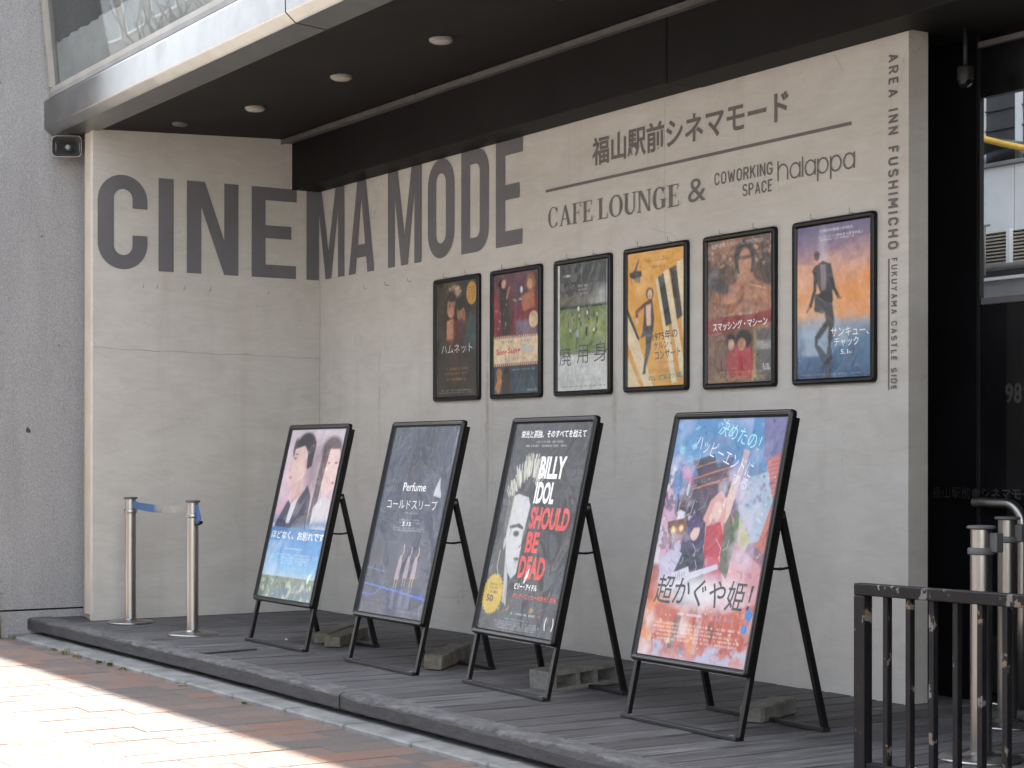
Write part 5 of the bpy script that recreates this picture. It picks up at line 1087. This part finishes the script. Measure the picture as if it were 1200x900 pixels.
# ------------------------------------------------------------------ A-frame poster boards
BW, BH, S0, WBR, HS = .771, 1.06, .244, .763, .896
def board(x, y, rz, tilt, bd, art, label):
    t = empty('poster_board', (x, y, 0), label, 'sign board', rz, 'black A-frame poster boards standing on the deck')
    upv = Vector((0, math.sin(tilt), math.cos(tilt))); nb = Vector((0, math.cos(tilt), -math.sin(tilt)))
    loc = upv*(S0+BH/2) - nb*.002
    T = poster_set(BW, BH, art, t, loc, (-tilt, 0, 0))
    P = lambda u, s_, d=0.0: Vector((u, 0, 0))+upv*s_+nb*d
    for sx in (-1, 1):
        MB().bar(P(sx*(WBR/2-.011), .008, .021), P(sx*(WBR/2-.011), S0+BH-.03, .021), .022, .020, nb).build('front_leg', MT['tube'], t)
        a_ = P(sx*(WBR/2-.034), HS+.01, .045); b2 = Vector((sx*(WBR/2-.016), bd, .012))
        MB().bar(a_, b2, .020, .026, (0, 1, 0)).build('rear_leg', MT['tube'], t)
        MB().lathe([(0, -.006), (.009, -.006), (.009, .006), (0, .006)], 12, m=Matrix.Translation(P(sx*(WBR/2-.012), HS-.01, .04)) @ Matrix.Rotation(R(90), 4, 'Y')).build('hinge_bolt', MT['steel'], t)
        k = (.655-b2.z)/(a_.z-b2.z); q = b2+(a_-b2)*k; p0 = P(sx*(WBR/2-.03), .66/math.cos(tilt), .03); mid = (q+p0)/2
        MB().bar(p0, mid+Vector((0, 0, -.006)), .004, .010, (0, 0, 1)).bar(mid+Vector((0, 0, -.006)), q, .004, .010, (0, 0, 1)).lathe([(0, -.004), (.006, -.004), (.006, .004), (0, .004)], 8, m=Matrix.Translation(mid+Vector((0, 0, -.004))) @ Matrix.Rotation(R(90), 4, 'Y')).build('stay', MT['tube'], t)
    MB().bbox(-WBR/2, WBR/2, -.008, .032, .001, .016, .002).build('front_bar', MT['bar'], t)
    MB().bbox(-WBR/2+.006, WBR/2-.006, bd-.02, bd+.02, .001, .018, .002).build('rear_bar', MT['bar'], t)
    for sx in (-1, 1): MB().box(sx*(WBR/2-.05)-.012, sx*(WBR/2-.05)+.012, .006, .022, .0162, .0166).build('white_scuff', MT['hornpl'], t)
    return T
A1 = board(2.122, -1.332, .005, .231, .463, art_farewell(), 'poster board furthest left: two pale profiles over blue sky')
A2 = board(3.374, -1.326, -.011, .234, .461, art_cold(), 'poster board second from left: dark blue-grey sheet with three small dancers')
A3 = board(4.504, -1.279, -.047, .223, .435, art_rock(), 'poster board third from left: black sheet with spiky-haired half face and red capitals')
A4 = board(5.838, -1.287, -.010, .223, .455, art_festival(), 'nearest and rightmost poster board: bright pink, blue and orange festival sheet')
A1('ほどなく、お別れです', .03, .605, .985, .655, 'inkw', bold=.02)
A2('Perfume', .32, .300, .66, .345, 'inkw', bold=.005); A2('コールドスリープ', .12, .390, .88, .440, 'inkw', bold=-.008, shear=-.2); A2('5.15', .42, .508, .55, .530, 'inkw', bold=.01)
A3('栄光と孤独、そのすべてを越えて', .10, .035, .93, .072, 'inkw', bold=.016)
for s_, mat, u0, u1, v0, v1 in (('BILLY', 'inkw', .43, .755, .162, .268), ('IDOL', 'inkw', .43, .68, .283, .388), ('SHOULD', 'inkr', .43, .925, .402, .508), ('BE', 'inkr', .44, .60, .522, .620), ('DEAD', 'inkr', .41, .74, .636, .742)):
    A3(s_, u0, v0, u1, v1, mat, bold=.038)
A3('ビリー・アイドル', .40, .765, .69, .795, 'inkw', bold=.03); A3('パンク・ロッカーの栄光と代償', .40, .812, .95, .838, 'inkr', bold=.02); A3('50', .055, .835, .15, .868, 'inkk', bold=.03); A3('(', .865, .905, .885, .965, 'inkw', bold=.02); A3(')', .955, .905, .975, .965, 'inkw', bold=.02)
A4('超かぐや姫！', .08, .662, .95, .782, 'inkk', bold=.006, shear=.12, y=-.0008)
A4('決めたの！', .40, .035, .80, .105, 'inkc', bold=-.01, rot=R(-16)); A4('ハッピーエンドに', .20, .125, .78, .19, 'inkpale', bold=-.01, rot=R(-18), y=-.0009); A4('する', .60, .24, .74, .285, 'inkpale', bold=-.01, rot=R(-16))

# ------------------------------------------------------------------ weights under the boards
def rough_bar(name, L, w, h, loc, rz, mat, label, cat, group=None, seed=0, rx=0):
    bm = bmesh.new(); bmesh.ops.create_cube(bm, size=1.0); bmesh.ops.bevel(bm, geom=bm.edges[:], offset=.06, segments=1, affect='EDGES')
    for v in bm.verts: v.co = Vector((v.co.x*w, v.co.y*L, v.co.z*h+h/2))
    bmesh.ops.subdivide_edges(bm, edges=[e for e in bm.edges if e.calc_length() > .1], cuts=7, use_grid_fill=True); rg = random.Random(seed)
    for v in bm.verts: v.co += Vector((rg.gauss(0, .0016), rg.gauss(0, .002), rg.gauss(0, .0013) if v.co.z > .01 else 0))
    me = bpy.data.meshes.new(name); bm.to_mesh(me); bm.free(); me.materials.append(mat); o = link(bpy.data.objects.new(name, me)); o.location = loc; o.rotation_euler = (rx, 0, rz); return tag(o, label, cat, group)
ang = math.atan2(.48, .42)
rough_bar('wooden_weight', .64, .095, .062, (1.90, -.83, .001), ang, MT['wood'], 'left one of two short grey timber bars behind the leftmost board', 'timber bar', 'timber bars weighing down the boards', 1)
rough_bar('wooden_weight', .60, .10, .064, (2.13, -.87, .001), ang-.03, MT['wood'], 'right one of the two side by side grey timber bars beside the second board leg', 'timber bar', 'timber bars weighing down the boards', 2)
rough_bar('wooden_weight', .52, .105, .075, (3.42, -.94, .006), math.atan2(.36, .38), MT['wood'], 'single grey timber bar lying on the rear bar of the second board', 'timber bar', 'timber bars weighing down the boards', 3, .02)
rough_bar('broken_brick', .34, .105, .066, (5.80, -.78, .004), .42, MT['block'], 'small rough grey block behind the nearest board', 'block', None, 5, .02)
cb = empty('concrete_block', (4.52, -.88, .0), 'hollow concrete block with three cavities behind the third board', 'block'); cb.rotation_euler = (.06, 0, .02)
bl = MB(); bl.bbox(-.09, .09, -.2, .2, 0, .022, .003); bl.bbox(-.09, .09, -.2, .2, .078, .10, .003)
for y0, y1 in ((-.2, -.165), (-.058, -.032), (.045, .07), (.17, .2)): bl.box(-.088, .088, y0+.001, y1-.001, .020, .080)
bl.build('block_body', MT['block'], cb)
for y in (-.112, .007, .12): MB().box(-.04, .04, y-.05, y-.012, .055, .079).build('core_web', MT['block'], cb)

# ------------------------------------------------------------------ barrier posts
def stanchion(x, y, h, rb, rt_, label, group, belt_z=None, headmat='steel'):
    t = empty('barrier_post', (x, y, 0), label, 'barrier post', 0, group)
    MB().lathe([(0, 0), (rb, 0), (rb, .006), (rb-.006, .012), (rb*.6, .017), (rt_*1.25, .022), (rt_*1.2, .03), (0, .03)], 48).build('base', MT['steel'], t)
    MB().lathe([(rt_, .028), (rt_, h-.105)], 32).build('tube', MT['steel'], t)
    MB().lathe([(rt_, h-.105), (rt_*1.22, h-.104), (rt_*1.25, h-.098), (rt_*1.25, h-.084), (rt_*1.2, h-.08), (rt_*.98, h-.079)], 32).build('collar', MT[headmat], t)
    MB().lathe([(rt_*.97, h-.082), (rt_*.97, h-.014)], 32).build('belt_head', MT['steel'], t)
    MB().lathe([(rt_*.97, h-.014), (rt_*1.32, h-.010), (rt_*1.34, h-.004), (rt_*1.2, h), (0, h+.002)], 32).build('cap', MT['darkgrey'], t)
    return t
s1 = stanchion(.295, -1.508, .818, .15, .0345, 'left one of two thin steel barrier posts joined by a blue belt', 'belt barrier posts in front of the big lettering')
s2 = stanchion(1.247, -1.466, .816, .152, .0345, 'right one of the two thin steel posts, with a blue belt tail hanging off it', 'belt barrier posts in front of the big lettering')
bm2, nt, b = newmat('worn_blue_belt')
tc = nt.nodes.new('ShaderNodeTexCoord'); sx = nt.nodes.new('ShaderNodeSeparateXYZ'); nt.links.new(tc.outputs['Object'], sx.inputs[0])
nz = noise(nt, 9, 5, .7); fx = mathn(nt, 'ADD', sx.outputs[0], mathn(nt, 'MULTIPLY', nz, .12))
worn = ramp(nt, nz, [(.35, (.13, .125, .118)), (.6, (.24, .232, .215))])
blue = ramp(nt, noise(nt, 14, 4, .6), [(.3, (.014, .052, .14)), (.7, (.028, .088, .21))])
nt.links.new(mixc(nt, ramp(nt, fx, [(.42, (0, 0, 0)), (.50, (1, 1, 1))]), blue, worn), b.inputs['Base Color']); b.inputs['Roughness'].default_value = .6
L = 1.247-.295; vs = []; n = 24
for i in range(n+1):
    q = i/n; sag = -.020*4*q*(1-q)
    for dz in (-.048, .0): vs.append((.03+q*(L-.06), q*.042-.002*math.sin(q*9), .818-.022+sag+dz-.002*q))
MB().add(vs+[(v[0], v[1]+.0016, v[2]) for v in vs], [(2*i, 2*i+2, 2*i+3, 2*i+1) for i in range(n)]+[(2*(n+1)+2*i+1, 2*(n+1)+2*i+3, 2*(n+1)+2*i+2, 2*(n+1)+2*i) for i in range(n)]+[(2*i, 2*(n+1)+2*i, 2*(n+1)+2*i+2, 2*i+2) for i in range(n)]+[(2*i+1, 2*i+3, 2*(n+1)+2*i+3, 2*(n+1)+2*i+1) for i in range(n)]).build('belt', bm2, s1)
tb = MB(); vs = [(.028, .0, .79), (.028, .0, .735), (.085, .012, .735), (.062, .008, .79), (.095, .014, .70), (.035, .004, .675), (.030, .0, .735)]
tb.add(vs, [(0, 1, 2, 3), (6, 5, 4, 2)]).add([(v[0], v[1]+.002, v[2]) for v in vs], [(3, 2, 1, 0), (2, 4, 5, 6)])
beltm = simple('blue_belt', (.025, .085, .22), .6, 0, .25, 14); tb.build('belt_tail', beltm, s2)
MB().tube([(.05, .006, .672), (.10, .014, .685)], .011, 10).build('belt_clip', MT['black'], s2)
s3 = stanchion(6.995, -.80, .840, .150, .0385, 'nearer one of two thick steel posts behind the chipped guard rail', 'thick barrier posts by the entrance', headmat='darkgrey')
s4 = stanchion(6.475, -.10, .845, .145, .0385, 'further one of the two thick steel posts, just before the entrance glass', 'thick barrier posts by the entrance', headmat='darkgrey')
for s_, vv in ((s3, (.036, .02)), (s4, (.036, .02))):
    MB().bbox(vv[0], vv[0]+.035, vv[1]-.02, vv[1]+.02, .745, .815, .004).build('belt_holder', MT['darkgrey'], s_)

# ------------------------------------------------------------------ guard rail with chipped paint
gr = empty('guard_rail', (7.40, -1.75, 0), 'low black steel guard rail with chipped paint in the right foreground', 'railing', .108)
MB().bbox(-.022, 2.15, -.02, .02, .655, .692, .003).build('top_rail', MT['chipped'], gr)
MB().bbox(.0225, 2.15, -.014, .014, .105, .135, .002).build('bottom_rail', MT['chipped'], gr)
for x in (0, 2.13): MB().bbox(x-.0215, x+.0215, -.021, .021, .0, .6545, .003).build('post', MT['chipped'], gr)
for k in range(23):
    MB().bbox(.098+k*.0885-.009, .098+k*.0885+.009, -.0125, .0125, .1352, .6548, .0015).build('baluster', MT['chipped'], gr)
for x in (0, 2.13): MB().bbox(x-.045, x+.045, -.045, .045, .0005, .008, .002).build('foot_plate', MT['chipped'], gr)

# ------------------------------------------------------------------ small things
o = MB().bbox(-.03, .03, -.17, .17, 0, .007, .002).build('loose_board', MT['deck']); o.location = (2.235, -1.66, .0015); o.rotation_euler = (0, 0, .12); tag(o, 'thin dark board lying loose on the deck near its worn edge', 'board')
for x, y, r_, lb in ((1.86, -1.13, .010, 'tiny white chip on the deck behind the leftmost board'), (7.05, -1.18, .011, 'tiny white chip on the deck behind the guard rail')):
    bm = bmesh.new(); bmesh.ops.create_icosphere(bm, subdivisions=1, radius=r_)
    for v in bm.verts: v.co = Vector((v.co.x*1.1, v.co.y*.9, v.co.z*.6+r_*.5))*random.uniform(.85, 1.15)
    me = bpy.data.meshes.new('pebble'); bm.to_mesh(me); bm.free(); me.materials.append(MT['pebble']); o = link(bpy.data.objects.new('pebble', me)); o.location = (x, y, .002); tag(o, lb, 'pebble')
def weed(x, y, z, n, h, spread, mat, label, seed, lean=(0, 0)):
    rg = random.Random(seed); mb = MB()
    for i in range(n):
        a = rg.uniform(0, 6.28); L = h*rg.uniform(.5, 1); bx, by = rg.gauss(0, spread*.35), rg.gauss(0, spread*.2); w = rg.uniform(.0025, .006)
        dx, dy = math.cos(a), math.sin(a); pts = []
        for k in range(4):
            t = k/3; off = spread*.9*t*t*rg.uniform(.7, 1.1); ww = w*(1-t*.85)
            p = Vector((bx+dx*off+lean[0]*t, by+dy*off+lean[1]*t, L*(t-.25*t*t))); s_ = Vector((-dy, dx, 0))*ww; pts += [p-s_, p+s_]
        mb.add(pts, [(0, 1, 3, 2), (2, 3, 5, 4), (4, 5, 7, 6)])
    o = mb.build('weed', mat, fix=False); o.location = (x, y, z); return tag(o, label, 'weed')
for i, (x, h, s_, m) in enumerate(((-.28, .045, .05, 'leaf'), (.52, .030, .05, 'dryleaf'), (.76, .055, .08, 'dryleaf'), (.98, .035, .06, 'dryleaf'), (1.34, .03, .04, 'leaf'), (1.52, .035, .03, 'leaf'), (1.72, .03, .05, 'dryleaf'), (3.42, .022, .02, 'leaf'), (2.6, .014, .03, 'dryleaf'))):
    weed(x, -2.085, KG, 46, h, s_, MT[m], ['green tuft at the far left end of the kerb', 'dry tuft, first along the kerb from the left wall', 'largest dry yellow tuft along the kerb', 'dry low tuft just right of the largest tuft', 'small green tuft near the middle of the weedy kerb', 'small upright green tuft beyond the middle kerb tuft', 'dry tuft at the right end of the weedy kerb stretch', 'tiny lone green sprout on the sunny side of the kerb', 'small dry wisp between kerb and bricks'][i], 20+i)
st = MB().tube([(0, 0, 0), (.005, -.01, .15), (-.012, -.02, .33), (-.02, -.015, .52)], [.006, .0055, .004, .002], 7)
stalk = empty('tall_weed', (-.385, -2.155, KG), 'tall thin weed stalk growing at the foot of the roughcast wall', 'weed'); st.build('stem', MT['leaf'], stalk)
rg = random.Random(4)
for k in range(12):
    z = .06+k*.038; a = k*2.4; L = .05*(1-.4*k/12); w = .008; d = Vector((math.cos(a), math.sin(a), .35)); s_ = Vector((-math.sin(a), math.cos(a), 0))
    c = Vector((-.006-.001*k, -.012, z)); MB().add([c-s_*w*.3, c+s_*w*.3, c+d*L*.5+s_*w, c+d*L*.5-s_*w, c+d*L], [(0, 1, 2, 3), (3, 2, 4)]).build('leaf', MT['leaf'], stalk, fix=False)

# ------------------------------------------------------------------ buildings across the road (they show in the glass and close the view)
def facade(x0, x1, h, y, wallm, label, storeys, bays, z0=-.14, place=None):
    b = empty('street_building', ((x0+x1)/2, y, 0), label, 'building'); ox, oy = -(x0+x1)/2, -y
    if place: b.location = place[:3]; b.rotation_euler = (0, 0, place[3])
    def q(mb, n_, m): o = mb.build(n_, m, b); o.location = (ox, oy, 0); return o
    q(MB().box(x0, x1, y-10, y, z0, h), 'wall', wallm); q(MB().box(x0-.1, x1+.1, y-10.1, y+.15, h+.002, h+.5), 'parapet', MT['grey'])
    sh = (h-1.0)/storeys; bwid = (x1-x0)/bays; src = None; fsrc = None
    for j in range(storeys):
        for i in range(bays):
            cx, cz = x0+bwid*(i+.5), .6+sh*(j+.5)
            if src is None:
                f_ = MB().box(-bwid*.36, bwid*.36, .002, .06, -sh*.30, sh*.30).build('window', MT['white'], b); fsrc = f_
                p_ = MB().box(-bwid*.33, -.02, .061, .07, -sh*.27, sh*.27).box(.02, bwid*.33, .061, .07, -sh*.27, sh*.27).build('pane', MT['winglass'], f_); src = p_
                f_.location = (cx+ox, 0, cz)
            else:
                f_ = bpy.data.objects.new('window', fsrc.data); link(f_, b); f_.location = (cx+ox, 0, cz); p_ = bpy.data.objects.new('pane', src.data); link(p_, f_)
facade(-62, -44, 23, -26, MT['tile'], 'tall beige building across the road, furthest left', 7, 6)
facade(-43.5, -27, 20, -26, MT['tile2'], 'grey building across the road left of the highest one', 6, 6)
facade(-26.5, -12, 24, -26, MT['tile2'], 'tall grey building across the road, the highest one', 7, 5)
facade(-11.5, 6, 11, -26, MT['tile'], 'beige building directly across the road', 4, 6)
facade(6.5, 24, 14, -26, MT['tile2'], 'grey building across the road on the right', 4, 6)
ep(MB().bbox(9.70, 9.95, -1.80, .33, -.12, 3.24, .004), 'sky_blocking_wall', MT['darkgrey'])  # unseen wall added to keep sky light off the poster wall's end face
facade(0, 14, 9, 0, MT['tile3'], 'unseen pale building added on the right to bounce sunlight onto the short lettered wall', 3, 5, place=(16, -.5, 0, R(90)))  # added out of view; its sunlit side brightens the short lettered wall

# ------------------------------------------------------------------ bare street trees on the near side of the road (they show in the poster covers)
def street_tree(x, y, h, seed, label):
    t = empty('street_tree', (x, y, -.125), label, 'tree', 0, 'bare street trees along the road'); rg = random.Random(seed); tr_ = MB(); br = MB()
    def grow(p, d, L, r, lev):
        q = p+d*L*.5+Vector((rg.gauss(0, .05), rg.gauss(0, .05), 0))*L; e = q+(d+Vector((rg.gauss(0, .15), rg.gauss(0, .15), .05))).normalized()*L*.5
        (tr_ if lev == 0 else br).tube([p, q, e], [r, r*.85, r*.68], 7 if lev < 2 else 4, cap=False)
        if lev < 5:
            for k in range(3 if lev < 4 else 2):
                a = rg.uniform(0, 6.28); s_ = rg.uniform(.45, .85); dd = (d+Vector((math.cos(a)*s_, math.sin(a)*s_, .12))).normalized(); grow(e if k else q+(e-q)*rg.uniform(.2, .9), dd, L*rg.uniform(.62, .8), r*.62, lev+1)
    grow(Vector((0, 0, 0)), Vector((0, 0, 1)), h*.30, .13, 0)
    tr_.build('trunk', MT['wood'], t, fix=False); br.build('branches', MT['wood'], t, fix=False)
for i, (x, y, h) in enumerate(((-7.5, -8.0, 8.5), (-1.0, -8.1, 8.0), (-15.5, -8.0, 9.0))):
    street_tree(x, y, h, 50+i, ['bare street tree, middle one of three by the road kerb', 'bare street tree nearest the entrance by the road kerb', 'bare street tree furthest left by the road kerb'][i])
